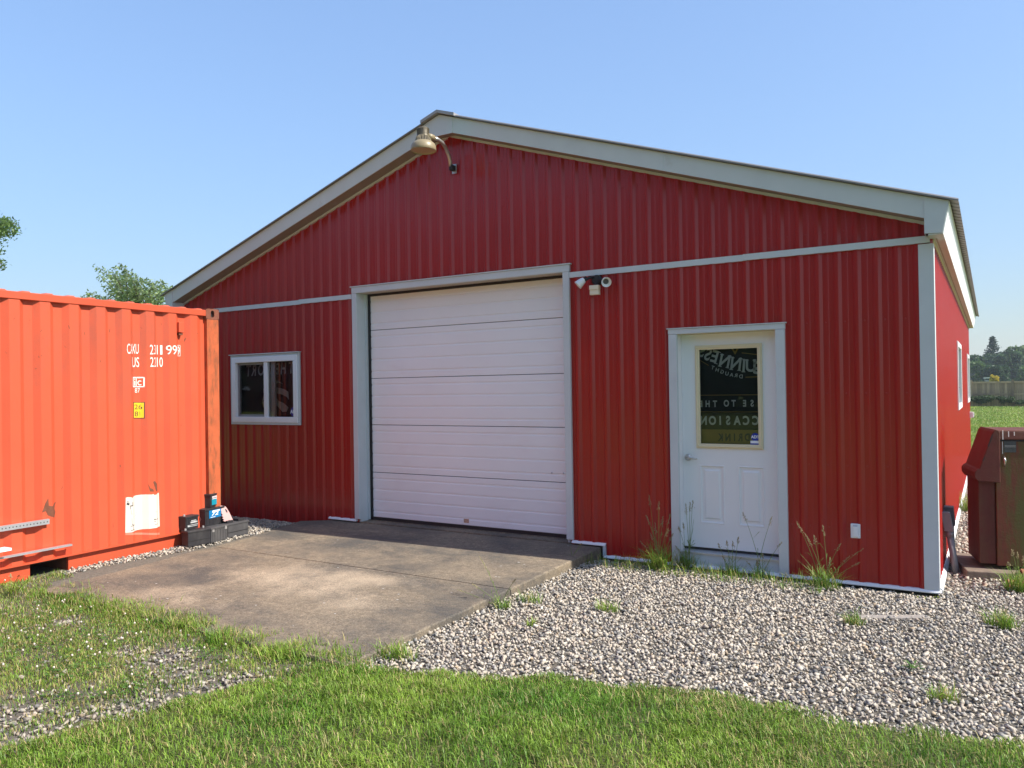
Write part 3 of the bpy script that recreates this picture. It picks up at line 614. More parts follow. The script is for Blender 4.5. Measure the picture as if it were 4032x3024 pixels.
cl.f += [(j*(nu+1)+i, j*(nu+1)+i+1, (j+1)*(nu+1)+i+1, (j+1)*(nu+1)+i) for j in range(nv) for i in range(nu)]
cl.build('cloth', FLAGM, ban, smooth=True)
for ch, X, Y in (('T', 1300, 440), ('H', 1152, 455), ('E', 1035, 462), ('N', 880, 460), ('O', 722, 480), ('R', 590, 490), ('T', 480, 500)):
    a = onY(*z7(X, Y), BY); put_text(ch, a[0], a[2], .155, BY-.0015, FLAGW, 'printed_letter', ban, mirror=True, bold=.02, sx=.72, shear=-.1)
for poly in ([(955, 665), (1050, 680), (1145, 740), (1060, 715), (985, 745), (955, 750)], [(955, 805), (1090, 820), (1165, 840), (1245, 890), (1258, 1045), (1210, 985), (1120, 940), (1060, 925), (955, 930)],
             [(955, 970), (1010, 995), (1060, 1065), (1160, 1110), (1250, 1190), (1215, 1275), (1130, 1275), (1060, 1190), (955, 1085)], [(955, 1200), (1000, 1270), (1030, 1365), (955, 1365)],
             [(800, 760), (770, 830), (765, 920), (810, 925)], [(805, 935), (770, 940), (750, 1065), (805, 1045)], [(805, 1060), (750, 1080), (765, 1180), (805, 1240)]):
    P = [onY(*z7(*v), BY) for v in poly]; MB().add([(v[0], BY-.0012, v[2]) for v in P], [tuple(range(len(P)))[::-1]]).build('claw_mark', FLAGW, ban)
MB().box(-8.56, -7.19, .16, .165, 1.2, 2.3).build('added_banner_blackout', DARK, ban)  # added dark sheet standing in for the unlit room behind the banner
# side windows
for (y0, y1, z0, z1) in SW:
    sw = bpy.data.objects.new('side_window', None); C.objects.link(sw); sw.parent = shed; sw.matrix_parent_inverse = Matrix.Translation(shed.location).inverted()
    mb = MB(); t = .07
    mb.box(-.02, .036, y0, y1, z0, z0+t); mb.box(-.02, .036, y0, y1, z1-t, z1); mb.box(-.02, .036, y0, y0+t, z0+t, z1-t); mb.box(-.02, .036, y1-t, y1, z0+t, z1-t)
    o = mb.build('window_frame', WHITE, None, bevel=.004); o.parent = sw
    o = MB().add([(.004, y0+t, z0+t), (.004, y1-t, z0+t), (.004, y1-t, z1-t), (.004, y0+t, z1-t)], [(0, 1, 2, 3)]).build('pane', GLASS, None); o.parent = sw
    o = MB().box(-.03, -.02, y0+.02, y1-.02, z0+.02, z1-.02).build('blind', WHITE, None); o.parent = sw

# ================================================================= SHIPPING CONTAINER
KO = np.array([KX, KY, KZ]); KU = np.array([0, 0, 1.])
def K(s, n, z): return tuple(KO+KD*s+KN*n+KU*z)
kont = thing('shipping_container', 'weathered orange corrugated shipping container left of the shed', 'container', K(3, -1.2, 0))
LK, WK, HK = 6.058, 2.438, 2.591
class KB(MB):
    def kbox(s, s0, s1, n0, n1, z0, z1):
        P = [K(a, b, c) for c in (z0, z1) for (a, b) in ((s0, n0), (s1, n0), (s1, n1), (s0, n1))]
        return s.add(P, [(0, 1, 2, 3), (7, 6, 5, 4), (4, 5, 1, 0), (5, 6, 2, 1), (6, 7, 3, 2), (7, 4, 0, 3)])
KP = [(.165, -.046), (.285-.065, -.046)]
c = .285+.008
while c < LK-.35:
    KP += [(c-.006, -.010), (c+.086, -.010), (c+.136, -.048), (c+.2155, -.048)]; c += .2715
KP = sorted(KP); KP = [p for p in KP if p[0] < LK-.165]+[(LK-.165, -.046)]
KS = np.array([p[0] for p in KP]); KH = np.array([p[1] for p in KP])
def kn(s): return float(np.interp(s, KS, KH))
def corrug(s0, s1, fn, name='side_panel'):
    br = [s0]+[p for p in KS if s0 < p < s1]+[s1]; mb = MB()
    for a, b in zip(br[:-1], br[1:]): mb.add([fn(a, kn(a), .16), fn(b, kn(b), .16), fn(b, kn(b), 2.54), fn(a, kn(a), 2.54)], [(3, 2, 1, 0)])
    return mb.build(name, ORANGE, kont)
pe = [.165]+[.293+.2715*4*k+.04 for k in range(1, 5)]+[LK-.165]
for a, b in zip(pe[:-1], pe[1:]):
    corrug(a, b, lambda s, n, z: K(s, n, z)); corrug(a, b, lambda s, n, z: K(s, -WK-n, z))
for s0, sg in ((.03, 1), (LK-.03, -1)):
    mb = MB(); k = 0; t = .16
    while t < WK-.2:
        mb.add([K(s0, -t, .16), K(s0+sg*.036, -t-.05, .16), K(s0+sg*.036, -t-.11, .16), K(s0, -t-.16, .16), K(s0, -t-.21, .16), K(s0, -t, 2.54), K(s0+sg*.036, -t-.05, 2.54), K(s0+sg*.036, -t-.11, 2.54), K(s0, -t-.16, 2.54), K(s0, -t-.21, 2.54)],
               [(0, 1, 6, 5), (1, 2, 7, 6), (2, 3, 8, 7), (3, 4, 9, 8)]); t += .21
    mb.build('end_panel', ORANGE, kont)
for n0, n1 in ((-.062, -.002), (-WK+.002, -WK+.062)):
    KB().kbox(.17, LK-.17, n0, n1, 2.506, 2.572).build('top_rail', ORRAIL, kont, bevel=.004)
    lip = (n0-.0, n1+.004) if n0 > -1 else (n0-.004, n1)
    KB().kbox(.165, LK-.165, lip[0], lip[1], .155, .168).build('bottom_lip', ORRAIL, kont)
    fn0, fn1 = (-.075, -.046) if n0 > -1 else (-WK+.046, -WK+.075)
    for a, b in ((.17, 1.751), (2.105, LK-2.105), (LK-1.751, LK-.17)): KB().kbox(a, b, fn0, fn1, .004, .1545).build('bottom_rail', ORRAIL, kont)
KB().kbox(.0, .17, -WK+.16, -.16, 2.49, 2.57).build('end_header', ORRAIL, kont); KB().kbox(LK-.17, LK, -WK+.16, -.16, 2.49, 2.57).build('end_header', ORRAIL, kont)
KB().kbox(.0, .12, -WK+.16, -.16, .0, .16).build('end_sill', ORRAIL, kont); KB().kbox(LK-.12, LK, -WK+.16, -.16, .0, .16).build('end_sill', ORRAIL, kont)
KB().kbox(.1, LK-.1, -WK+.07, -.07, .13, .155).build('floor', BLACK, kont)
for a, b in ((1.751, 2.105), (LK-2.105, LK-1.751)):
    KB().kbox(a-.004, a, -WK+.07, -.07, .004, .13).build('fork_pocket', RUST, kont); KB().kbox(b, b+.004, -WK+.07, -.07, .004, .13).build('fork_pocket', RUST, kont)
# roof sheet, bowed ribs across
mb = MB(); t = .17; rows = []
while t < LK-.17: rows += [(t, 2.567), (t+.03, 2.588), (t+.09, 2.588), (t+.12, 2.567)]; t += .209
for (a, za_), (b, zb_) in zip(rows[:-1], rows[1:]): mb.add([K(a, -.05, za_), K(b, -.05, zb_), K(b, -WK+.05, zb_), K(a, -WK+.05, za_)], [(3, 2, 1, 0)])
for (a, za_), (b, zb_) in zip(rows[:-1], rows[1:]): mb.add([K(a, -.05, za_), K(b, -.05, zb_), K(b, -.02, 2.566), K(a, -.02, 2.566)], [(0, 1, 2, 3)])
mb.build('roof_sheet', ORANGE, kont)
def casting(s0, n0, z0, sdir, ndir):
    """corner block with an oval hole in its long face"""
    mb = KB(); S_, N_, Z_ = .178, .162, .118; f = lambda a, b, c: K(s0+sdir*a, n0+ndir*b, z0+c)
    rect = []; hole = []; n = 24
    for i in range(n):
        t = 2*math.pi*i/n; cx, cz = math.cos(t), math.sin(t); k = min(S_/2/max(abs(cx), 1e-6), Z_/2/max(abs(cz), 1e-6)); rect.append((S_/2+cx*k, Z_/2+cz*k))
        hole.append((S_/2+.024*cx, Z_/2+(.016 if cz > 0 else -.016)+.024*cz))
    V = [f(a, 0, c) for a, c in rect]+[f(a, 0, c) for a, c in hole]+[f(a, .03, c) for a, c in hole]
    F = [(i, (i+1) % n, n+(i+1) % n, n+i) for i in range(n)]+[(n+i, n+(i+1) % n, 2*n+(i+1) % n, 2*n+i) for i in range(n)]
    mb.add(V, F)
    A = lambda q: mb.add([f(*v) for v in q], [(0, 1, 2, 3)])
    A([(0, 0, 0), (0, N_, 0), (0, N_, Z_), (0, 0, Z_)]); A([(S_, 0, 0), (S_, N_, 0), (S_, N_, Z_), (S_, 0, Z_)]); A([(0, 0, Z_), (S_, 0, Z_), (S_, N_, Z_), (0, N_, Z_)]); A([(0, 0, 0), (S_, 0, 0), (S_, N_, 0), (0, N_, 0)]); A([(0, N_, 0), (S_, N_, 0), (S_, N_, Z_), (0, N_, Z_)])
    mb.build('corner_casting', CAST, kont)
    KB().kbox(min(s0+sdir*.05, s0+sdir*.13), max(s0+sdir*.05, s0+sdir*.13), min(n0+ndir*.031, n0+ndir*.035), max(n0+ndir*.031, n0+ndir*.035), z0+.01, z0+.108).build('casting_cavity', BLACK, kont)
for z0 in (0, HK-.118):
    casting(0, .002, z0, 1, -1); casting(LK, .002, z0, -1, -1); casting(0, -WK-.002, z0, 1, 1); casting(LK, -WK-.002, z0, -1, 1)
for s0, s1 in ((0.004, .166), (LK-.166, LK-.004)):
    for n0, n1 in ((-.13, 0.), (-WK, -WK+.13)): KB().kbox(s0, s1, n0, n1, .119, HK-.119).build('corner_post', ORPOST, kont, bevel=.004)
# small vent box near the top
z8 = lambda x, y: (440+x/3.607, 1240+y/3.607)
a = onK(*z8(962, 100), .02); b = onK(*z8(1040, 250), .02); KB().kbox(b[0], a[0], -.046, .012, b[1], a[1]).build('vent', ORANGE, kont, bevel=.003)
a2 = onK(*z8(940, 60), 0); b2 = onK(*z8(1060, 335), 0)
KB().kbox(b[0]+.01, a[0]-.01, -.046, -.002, b[1]-.03, b[1]-.004).build('vent', RUST, kont)
# paint and labels follow the corrugation
def drape(V, F, name, material, off=.0022, parent=kont):
    bm = bmesh.new(); vs = [bm.verts.new((v[0], v[1], 0)) for v in V]
    for f in F:
        try: bm.faces.new([vs[i] for i in f])
        except ValueError: pass
    bmesh.ops.triangulate(bm, faces=bm.faces[:]); lo = min(v[0] for v in V); hi = max(v[0] for v in V)
    for br in KS:
        if lo < br < hi: bmesh.ops.bisect_plane(bm, geom=bm.verts[:]+bm.edges[:]+bm.faces[:], plane_co=(br, 0, 0), plane_no=(1, 0, 0))
    bm.verts.ensure_lookup_table(); bm.verts.index_update()
    mb = MB(); mb.add([K(v.co.x, kn(v.co.x)+off, v.co.y) for v in bm.verts], [tuple(v.index for v in f.verts) for f in bm.faces]); bm.free()
    return mb.build(name, material, parent)
def kpt(X, Y, zf, off=-.02): return onK(*zf(X, Y), off)
def ktext(body, xl, xr, yt, yb, zf, material=PAINTW, bold=.0, off=.0024):
    a = kpt(xl, (yt+yb)/2, zf); b = kpt(xr, (yt+yb)/2, zf); zt = kpt((xl+xr)/2, yt, zf)[1]; zb = kpt((xl+xr)/2, yb, zf)[1]
    V, F = text_mesh(body, 1., bold); V = np.array(V); lo = V.min(0); hi = V.max(0); T = (V-lo)/(hi-lo)
    drape([(a[0]+(b[0]-a[0])*t[0], a[1]+(b[1]-a[1])*t[0]-(a[1]+b[1])/2+zb+(zt-zb)*t[1]) for t in T], F, 'stencil_letters', material, off)
def krect(x0, y0, x1, y1, zf, name, material, off): a = kpt(x0, y0, zf); b = kpt(x1, y0, zf); c_ = kpt(x1, y1, zf); d = kpt(x0, y1, zf); return drape([a, b, c_, d], [(0, 1, 2, 3)], name, material, off)
ktext('CAXU', 205, 405, 410, 552, z8); ktext('231', 530, 675, 425, 562, z8); ktext('1', 710, 742, 430, 562, z8); ktext('99', 776, 915, 432, 562, z8); ktext('9', 945, 988, 445, 575, z8)
for q in ((935, 428, 998, 434), (935, 578, 998, 585), (935, 428, 940, 585), (993, 428, 998, 585)): krect(*q, z8, 'stencil_frame', PAINTW, .0024)
ktext('US', 300, 412, 600, 740, z8); ktext('2210', 535, 748, 600, 738, z8)
for q in ((318, 880, 470, 898), (318, 1012, 470, 1026), (318, 880, 333, 1026), (456, 880, 470, 1026), (366, 880, 376, 1026)): krect(*q, z8, 'stencil_frame', PAINTW, .0024)
ktext('i', 343, 358, 905, 1005, z8); ktext('c', 388, 440, 930, 1000, z8); ktext('87', 352, 422, 1038, 1105, z8)
krect(330, 1238, 472, 1470, z8, 'height_decal', INK, .0022); krect(338, 1247, 463, 1460, z8, 'height_decal', YEL, .0034)
ktext('26', 345, 448, 1272, 1340, z8, INK, 0, .0044); ktext('8', 350, 396, 1370, 1440, z8, INK, 0, .0044); ktext('1', 416, 424, 1372, 1398, z8, RUST, 0, .0044); ktext('2', 412, 430, 1408, 1440, z8, RUST, 0, .0044); krect(410, 1402, 432, 1405, z8, 'height_decal', RUST, .0044)
z9 = lambda x, y: (460+x/7.373, 1930+y/7.373)
PP = [(235, 215), (300, 200), (400, 205), (430, 225), (470, 190), (560, 165), (700, 140), (850, 125), (1000, 125), (1040, 110), (1075, 140), (1170, 110), (1190, 90), (1265, 78), (1275, 300), (1285, 700), (1295, 1055), (1180, 1085), (1000, 1110), (850, 1130), (700, 1150), (560, 1185), (400, 1225), (300, 1232), (222, 1235), (228, 700)]
drape([kpt(x, y, z9) for x, y in PP], [tuple(range(len(PP)))], 'weathered_sheet', PAPER, .0024)
krect(225, 1238, 1290, 1300, z9, 'weathered_sheet', mat('pink_glue_mark', (.66, .20, .13), .6, var=.1), .0018)
for st in (((270, 330), (335, 345), 10), ((265, 390), (340, 410), 40), ((365, 460), (450, 445), 18), ((440, 345), (445, 450), 12), ((370, 470), (378, 560), 8), ((390, 580), (405, 690), 3), ((405, 695), (430, 690), 6), ((412, 800), (425, 990), 4), ((425, 985), (470, 1020), 12), ((380, 1050), (535, 1005), 10), ((462, 1030), (460, 1150), 8), ((385, 1168), (530, 1135), 10), ((1060, 860), (1215, 825), 6), ((1065, 910), (1110, 900), 8), ((1075, 998), (1190, 972), 6), ((1070, 835), (1095, 850), 22), ((1190, 825), (1215, 835), 20), ((1090, 630), (1180, 615), 3)):
    (xa_, ya_), (xb_2, yb_), t_ = st; t_ = t_*1.5; d = np.array([xb_2-xa_, yb_-ya_], float); d /= np.linalg.norm(d); nrm = np.array([-d[1], d[0]])*t_/2
    drape([kpt(xa_+nrm[0], ya_+nrm[1], z9), kpt(xb_2+nrm[0], yb_+nrm[1], z9), kpt(xb_2-nrm[0], yb_-nrm[1], z9), kpt(xa_-nrm[0], ya_-nrm[1], z9)], [(0, 1, 2, 3)], 'sheet_mark', INK if t_ > 5 else GREYBOX, .0036)
for i in range(26):   # the grey paragraph
    x = random.uniform(485, 640); y = random.uniform(540, 870); krect(x-12, y, x+12, y+5, z9, 'sheet_mark', GREYPVC, .0036)
z10 = lambda x, y: (x/3.6875, 1950+y/3.6875)
for poly in ([(690, 40), (650, 110), (600, 250), (655, 230), (682, 290), (740, 310), (800, 325), (830, 240), (805, 200), (815, 140), (845, 100), (800, 110), (760, 160), (700, 150)],):
    drape([kpt(*v, z10) for v in poly], [tuple(range(len(poly)))], 'rust_patch', RUST, .0012)
z11 = lambda x, y: (x, y)
for poly in ([(600, 1897), (607, 1893), (612, 1900), (620, 1905), (622, 1932), (612, 1934), (606, 1915)], [(580, 1905), (590, 1922), (600, 1925), (604, 1935), (588, 1935)]): drape([kpt(*v, z11) for v in poly], [tuple(range(len(poly)))], 'rust_patch', RUST, .0012)
for i in range(34):     # chips and scratches
    X = random.uniform(5, 800); Y = random.choice([random.uniform(1240, 1420), random.uniform(1240, 2140)]); Yb = 2240-.204*X; 
    if Y > Yb-30: continue
    w_ = random.uniform(1.2, 2.6); h_ = random.uniform(2, 9)*random.choice([1, 1, 2]); sx_ = random.uniform(-5, 5)
    drape([kpt(X, Y, z11), kpt(X+w_, Y+2, z11), kpt(X+w_+sx_, Y+h_, z11), kpt(X+sx_, Y+h_-1, z11)], [(0, 1, 2, 3)], 'paint_chip', RUST, .0012)

# ---- metal lengths lying along the container
def rail(name, label, cat, pxR, ptop, pbot, off, depth, material=GALV, holes=False, s1=4.2):
    s0, zt = onK(pxR, ptop, off); _, zb = onK(pxR, pbot, off)
    r = thing(name, label, cat, K(s0, off, zb), 'metal lengths along the container')
    KB().kbox(s0, s1, off-.004, off, zb, zt).build('web', material, r); KB().kbox(s0, s1, off-depth, off-.0042, zt-.004, zt).build('flange', material, r)
    if holes:
        for k in range(34):
            c_ = s0+.02+k*.03; mb = MB(); mb.add([K(c_+.0055*math.cos(t), off+.0008, (zt+zb)/2+.0055*math.sin(t)) for t in [2*math.pi*j/8 for j in range(8)]], [tuple(range(8))]); mb.build('slot', BLACK, r)
    for sx in (s1-.5,):
        KB().kbox(sx, sx+.03, -.03, off-depth, zb+.001, zt-.006).build('bracket', material, r)
    return r
rail('perforated_rail', 'perforated galvanised steel rail lying along the container side', 'rail', 195, 2043, 2063, .03, .028, holes=True)
rail('steel_strip', 'plain thin galvanised strip below the perforated rail', 'metal strip', 285, 2142, 2149, .05, .04)
s0, zt = onK(46, 2157, .16); zb = zt-.022
r = thing('white_shelf_board', 'white board end entering at the left edge between the two metal strips', 'board', K(s0, .1, zb), None)
KB().kbox(s0, 4.2, .055, .16, zb, zt).build('board', WHITE, r); KB().kbox(3.6, 3.64, -.03, .055, zb, zt-.003).build('bracket', GALV, r)

# ---- old batteries at the foot of the container
zb5 = lambda x, y: (640+x/5.53, 1900+y/5.53)
def ztop(base, X, Y):
    d = ray(*zb5(X, Y)); b = np.array(base)-CAM; t = (b[0]*d[0]+b[1]*d[1])/(d[0]**2+d[1]**2); return CAM[2]+t*d[2]
def battery(label, near, right, left, top, z0, material, lid=.022, terms=((.2, .3), (.8, .3)), depth=None, grooves=True, group='old batteries stacked by the container'):
    A_ = onZ(*zb5(*near), z0); B_ = onZ(*zb5(*right), z0); ux = (B_-A_); L_ = np.linalg.norm(ux); ux /= L_; ny = np.array([-ux[1], ux[0], 0])
    if depth is None: depth = np.linalg.norm(onZ(*zb5(*left), z0)-A_)
    H_ = ztop(A_, *top)-z0
    t = thing('car_battery', label, 'battery', tuple(A_+ux*L_/2+ny*depth/2), group)
    MB().obox(A_, ux*L_, ny*depth, (0, 0, H_-lid)).build('case', material, t, bevel=.004)
    g_ = .006; MB().obox(A_-ux*g_-ny*g_+np.array([0, 0, H_-lid+.0005]), ux*(L_+2*g_), ny*(depth+2*g_), (0, 0, lid)).build('lid', material, t, bevel=.004)
    for (a, b) in terms: MB().lathe(tuple(A_+ux*L_*a+ny*depth*b+np.array([0, 0, H_])), (0, 0, 1), [(0, .012), (.02, .010), (.0202, .0005)], 10).build('terminal', LEAD, t)
    if grooves: MB().obox(A_+np.array([0, 0, H_*.34])-ny*.0025, ux*L_, ny*.003, (0, 0, .006)).build('case_groove', BLACK, t)
    for k in range(6):
        if not grooves: MB().obox(A_+ux*L_*(k+.3)/6-ny*.003+np.array([0, 0, .012]), ux*.007, ny*.004, (0, 0, H_*.72)).build('case_rib', material, t)
    return t, A_, ux, ny, L_, depth, H_
Z0 = .100
t1 = battery('long black battery on the gravel, nearest the camera in the bottom row', (560, 1410), (1045, 1320), (340, 1400), (560, 1070), Z0, BATT, terms=((.1, .75), (.9, .75)))
t2 = battery('grey dusty battery in the middle of the bottom row', (1060, 1320), (1420, 1220), (900, 1320), (1060, 1000), Z0, BATG, depth=.165, grooves=False, terms=())
t3 = battery('dark grey battery at the far right of the bottom row', (1430, 1210), (1870, 1110), (1300, 1210), (1430, 905), Z0, BATG, depth=.17, grooves=True, terms=((.12, .3), (.88, .3)))
for a in (.12, .88): _, A_, ux, ny, L_, dp, H_ = t2; MB().obox(A_+ux*L_*(a-.06)+np.array([0, 0, H_*.72])-ny*.006, ux*L_*.12, ny*.006, (0, 0, .04)).build('latch', LEAD, t2[0])
_, A_, ux, ny, L_, dp, H_ = t3
for a in (.08, .62): MB().obox(A_+ux*L_*a+ny*dp*.2+np.array([0, 0, H_]), ux*L_*.3, ny*dp*.6, (0, 0, .028)).build('handle', BATT, t3[0], bevel=.004)
Z1 = Z0+min(t1[6], t2[6])+.002
t4 = battery('small black battery standing on the long bottom battery', (510, 1040), (780, 980), (400, 1040), (510, 750), Z0+t1[6]+.002, BATT, terms=((.15, .5),), depth=.10, grooves=False)
t5 = battery('black battery with a blue numbered label in the middle of the stack', (935, 960), (1345, 865), (750, 960), (935, 590), Z1, BATT, terms=((-.01+.05, .6), (.9, .6)), depth=.165, grooves=False)
t6 = battery('topmost black battery with a teal label', (1050, 550), (1205, 510), (800, 555), (1045, 255), Z1+t5[6]+.002, BATT, terms=((.5, .8),), depth=.215, grooves=False)
def plate(tt, a0, a1, h0, h1, material, name, dy=.0045, text=None, tm=None):
    t, A_, ux, ny, L_, dp, H_ = tt; MB().obox(A_+ux*L_*a0-ny*dy+np.array([0, 0, H_*h0]), ux*L_*(a1-a0), ny*.001, (0, 0, H_*(h1-h0))).build(name, material, t)
    if text:
        V, F = text_mesh(text, 1., .03); V = np.array(V); lo, hi = V.min(0), V.max(0); T = (V-lo)/(hi-lo); o = A_+ux*L_*(a0+.22*(a1-a0))-ny*(dy+.0008)+np.array([0, 0, H_*(h0+.28*(h1-h0))])
        MB().add([o+ux*L_*(a1-a0)*.56*(q[0]+.15*(q[1]-.5))+np.array([0, 0, H_*(h1-h0)*.50*q[1]]) for q in T], F).build('label_number', tm or STW, t)
plate(t5, .18, .82, .42, .98-.09, BLUE, 'label', text='72'); plate(t5, .35, .75, .78, .86, STW, 'label_strip', .006); plate(t5, .25, .5, .46, .49, STW, 'label_strip', .006)
plate(t6, .12, .96, .18, .58, mat('teal_label', (.01, .26, .36), .4, var=.1), 'label'); plate(t6, .15, .9, .60, .65, STW, 'label', .0052); plate(t6, .15, .85, .70, .82, mat('pale_label', (.6, .5, .5), .5), 'label', .0052)
for (a0, a1, h0, h1) in ((.35, .9, .45, .56), (.4, .8, .60, .66), (.2, .95, .30, .34), (.3, .9, .20, .24), (.12, .3, .2, .34)): plate(t4, a0, a1, h0, h1, mat('worn_grey_print', (.45, .46, .46), .5, var=.3, vs=90), 'label')
t, A_, ux, ny, L_, dp, H_ = t5     # warning diamond on the end face
o = A_+ny*dp*.5-ux*.0048+np.array([0, 0, H_*.42]); q = [o+ny*(a*.028)+np.array([0, 0, b*.038]) for a, b in ((1, 0), (0, 1), (-1, 0), (0, -1))]; q2 = [o-ux*.0006+ny*(a*.021)+np.array([0, 0, b*.029]) for a, b in ((1, 0), (0, 1), (-1, 0), (0, -1))]
MB().add(q, [(0, 1, 2, 3)]).build('warning_diamond', PINK, t); MB().add(q2, [(0, 1, 2, 3)]).build('warning_diamond', BATT, t)
# pink plate leaning behind
t, A3, ux3, ny3, L3, d3, H3 = t3
pk = thing('pink_plate', 'faded pink notched plastic plate leaning behind the batteries', 'plate', tuple(A3+ux3*.02+ny3*.1+np.array([0, 0, H3])))
PB = [(1350, 830), (1345, 740), (1340, 620), (1338, 520), (1345, 480), (1380, 465), (1450, 475), (1475, 510), (1510, 600), (1535, 700), (1560, 780), (1565, 810)]
notch = [(1375, 800), (1352, 790), (1372, 765), (1345, 740), (1370, 715), (1345, 690), (1365, 660), (1342, 630), (1352, 600)]
PB = notch+[(1338, 520), (1345, 480), (1380, 465), (1450, 475), (1475, 510), (1510, 600), (1535, 700), (1562, 800), (1450, 830)]
ref = A3+ny3*.05; xp_ = ref[0]
def onpl(X, Y): q_ = onX(*zb5(X, Y), xp_); q_[0] -= .10*(q_[2]-Z0-H3)/.3; return q_
base_ = np.array([onpl(*v) for v in PB]); dz_ = Z0+H3+.002-base_[:, 2].min(); base_[:, 2] += dz_
MB().prism([tuple(v) for v in base_], (-.012, 0, 0)).build('plate', PINK, pk)
h_ = [onpl(*v)+np.array([.001, 0, dz_]) for v in ((1435, 545), (1450, 530), (1470, 560), (1475, 600), (1462, 620), (1440, 590))]; MB().prism([tuple(v) for v in h_], (.0008, 0, 0)).build('plate_hole', INK, pk)
h_ = onpl(1468, 790)+np.array([.001, 0, dz_]); MB().lathe(tuple(h_), (1, 0, 0), [(0, .012), (.001, .012), (.0011, .0005)], 10).build('plate_hole', INK, pk)
print('bat', [np.round(q[1], 3).tolist()+[round(float(q[4]), 3), round(float(q[5]), 3), round(float(q[6]), 3)] for q in (t1, t2, t3, t4, t5, t6)])

# ================================================================= FITTINGS ON THE SHED
# gooseneck yard lamp
lp = thing('yard_lamp', 'tan bell shaped yard lamp on a curved arm below the gable peak', 'lamp', (-4.74, 0, 4.2))
b0 = onY(1790, 665, -.02); lx, ly, lz = -4.755, -.55, onY(1667.5, 590, -.55)[2]
MB().box(b0[0]-.03, b0[0]+.03, -.03, -.018, b0[2]-.055, b0[2]+.05).build('wall_plate', GALV, lp); MB().box(b0[0]-.022, b0[0]+.022, -.10, -.031, b0[2]-.03, b0[2]+.03).build('bracket', BLACK, lp, bevel=.004)
e = lambda X, Y, y: tuple(onY(1550+X/5.53, 440+Y/5.53, y))
arm = [e(1240, 1190, -.085), e(1232, 1080, -.10), e(1200, 950, -.14), e(1145, 810, -.20), e(1060, 680, -.29), e(960, 605, -.37), e(870, 570, -.44)]
MB().tube(arm, .021, 14).build('arm', mat('lamp_arm_aluminium', (.55, .54, .52), .38, metal=.8, var=.05), lp, smooth=True)
MB().tube([arm[-1], e(800, 545, -.50), e(740, 530, -.535)], [.030, .034, .03], 12).build('arm_socket', LAMPT, lp, smooth=True)
rr = lambda px_, d=8.5: px_/5.53/(FPX/d)
zl = lambda Y: onY(1550+650/5.53, 440+Y/5.53, -.55)[2]
o0 = (lx, ly, 0); pr = [(zl(360), rr(100)), (zl(350), rr(112)), (zl(500), rr(122)), (zl(540), rr(135))]
MB().lathe((lx, ly, 0), (0, 0, 1), [(zl(345), .001), (zl(350), rr(105)), (zl(362), rr(124)), (zl(500), rr(128)), (zl(535), rr(136))], 28).build('ballast_housing', LAMPD, lp, smooth=True)
fin = MB()
for k in range(28):
    t = 2*math.pi*k/28; c_, s_ = math.cos(t), math.sin(t); r0, r1 = rr(120), rr(134); fin.obox((lx+c_*r0-s_*.002, ly+s_*r0+c_*.002, zl(515)), (c_*(r1-r0), s_*(r1-r0), 0), (s_*.004, -c_*.004, 0), (0, 0, zl(368)-zl(515)))
tag(fin.build('cooling_fins', LAMPD, lp), kind='stuff')
MB().lathe((lx, ly, 0), (0, 0, 1), [(zl(535), rr(125)), (zl(660), rr(168))], 28).build('inner_drum', BLACK, lp, smooth=True)
for k in range(30):
    t = 2*math.pi*k/30; c_, s_ = math.cos(t), math.sin(t)
    fin = MB().tube([(lx+c_*rr(134), ly+s_*rr(134), zl(535)), (lx+c_*rr(160), ly+s_*rr(160), zl(590)), (lx+c_*rr(182), ly+s_*rr(182), zl(665))], .0035, 4); fin.build('vent_rib', LAMPT, lp)
MB().lathe((lx, ly, 0), (0, 0, 1), [(zl(640), rr(150)), (zl(650), rr(182)), (zl(668), rr(205)), (zl(700), rr(245)), (zl(745), rr(268)), (zl(800), rr(276)), (zl(855), rr(278)), (zl(860), rr(272)), (zl(800), rr(268)), (zl(745), rr(258)), (zl(690), rr(215))], 40).build('reflector', LAMPT, lp, smooth=True)
MB().lathe((lx, ly, 0), (0, 0, 1), [(zl(835), .001), (zl(835), rr(267)), (zl(850), rr(270))], 32).build('lens', mat('milky_lens', (.45, .39, .26), .35, var=.03), lp)
# motion floodlight
fl_ = thing('motion_floodlight', 'twin head motion floodlight with cream sensor beside the garage door', 'floodlight', (-3.02, 0, 2.8))
f = lambda X, Y, y=-.08: np.array(onY(2200+X/8.848, 1040+Y/8.848, y))
cb = f(1330, 560, -.05)
MB().lathe((cb[0], -.018, cb[2]), (0, -1, 0), [(0, .052), (.045, .052), (.06, .04), (.0605, .001)], 20).build('base', BLACK, fl_)
def head(c0, d, r, name='lamp_head'):
    d = np.array(d, float); d /= np.linalg.norm(d)
    MB().lathe(c0-d*.05, d, [(-.03, .001), (-.03, .016), (.02, .022)], 16).build('lamp_neck', BLACK, fl_, smooth=True)
    MB().lathe(c0-d*.05, d, [(.0, .026), (.02, .034), (.085, r), (.09, r), (.088, r-.004), (.04, .02), (.04, .001)], 24).build(name, WHITE, fl_, smooth=True)
    MB().lathe(c0-d*.05, d, [(.055, .001), (.055, r-.01)], 16).build('lens', GREYBOX, fl_)
h1 = f(760, 650, -.13); h2 = f(1640, 600, -.12)
head(h1, (-.62, -.35, -.62), .046); head(h2, (.5, -.75, -.35), .050)
MB().tube([cb+np.array([-.03, -.02, .03]), f(1080, 470, -.1), f(920, 560, -.12), h1-np.array([-.62, -.35, -.62])*.06], .014, 10).build('arm', BLACK, fl_, smooth=True)
MB().tube([cb+np.array([.03, -.02, .0]), h2-np.array([.5, -.75, -.35])*.06], .014, 10).build('arm', BLACK, fl_, smooth=True)
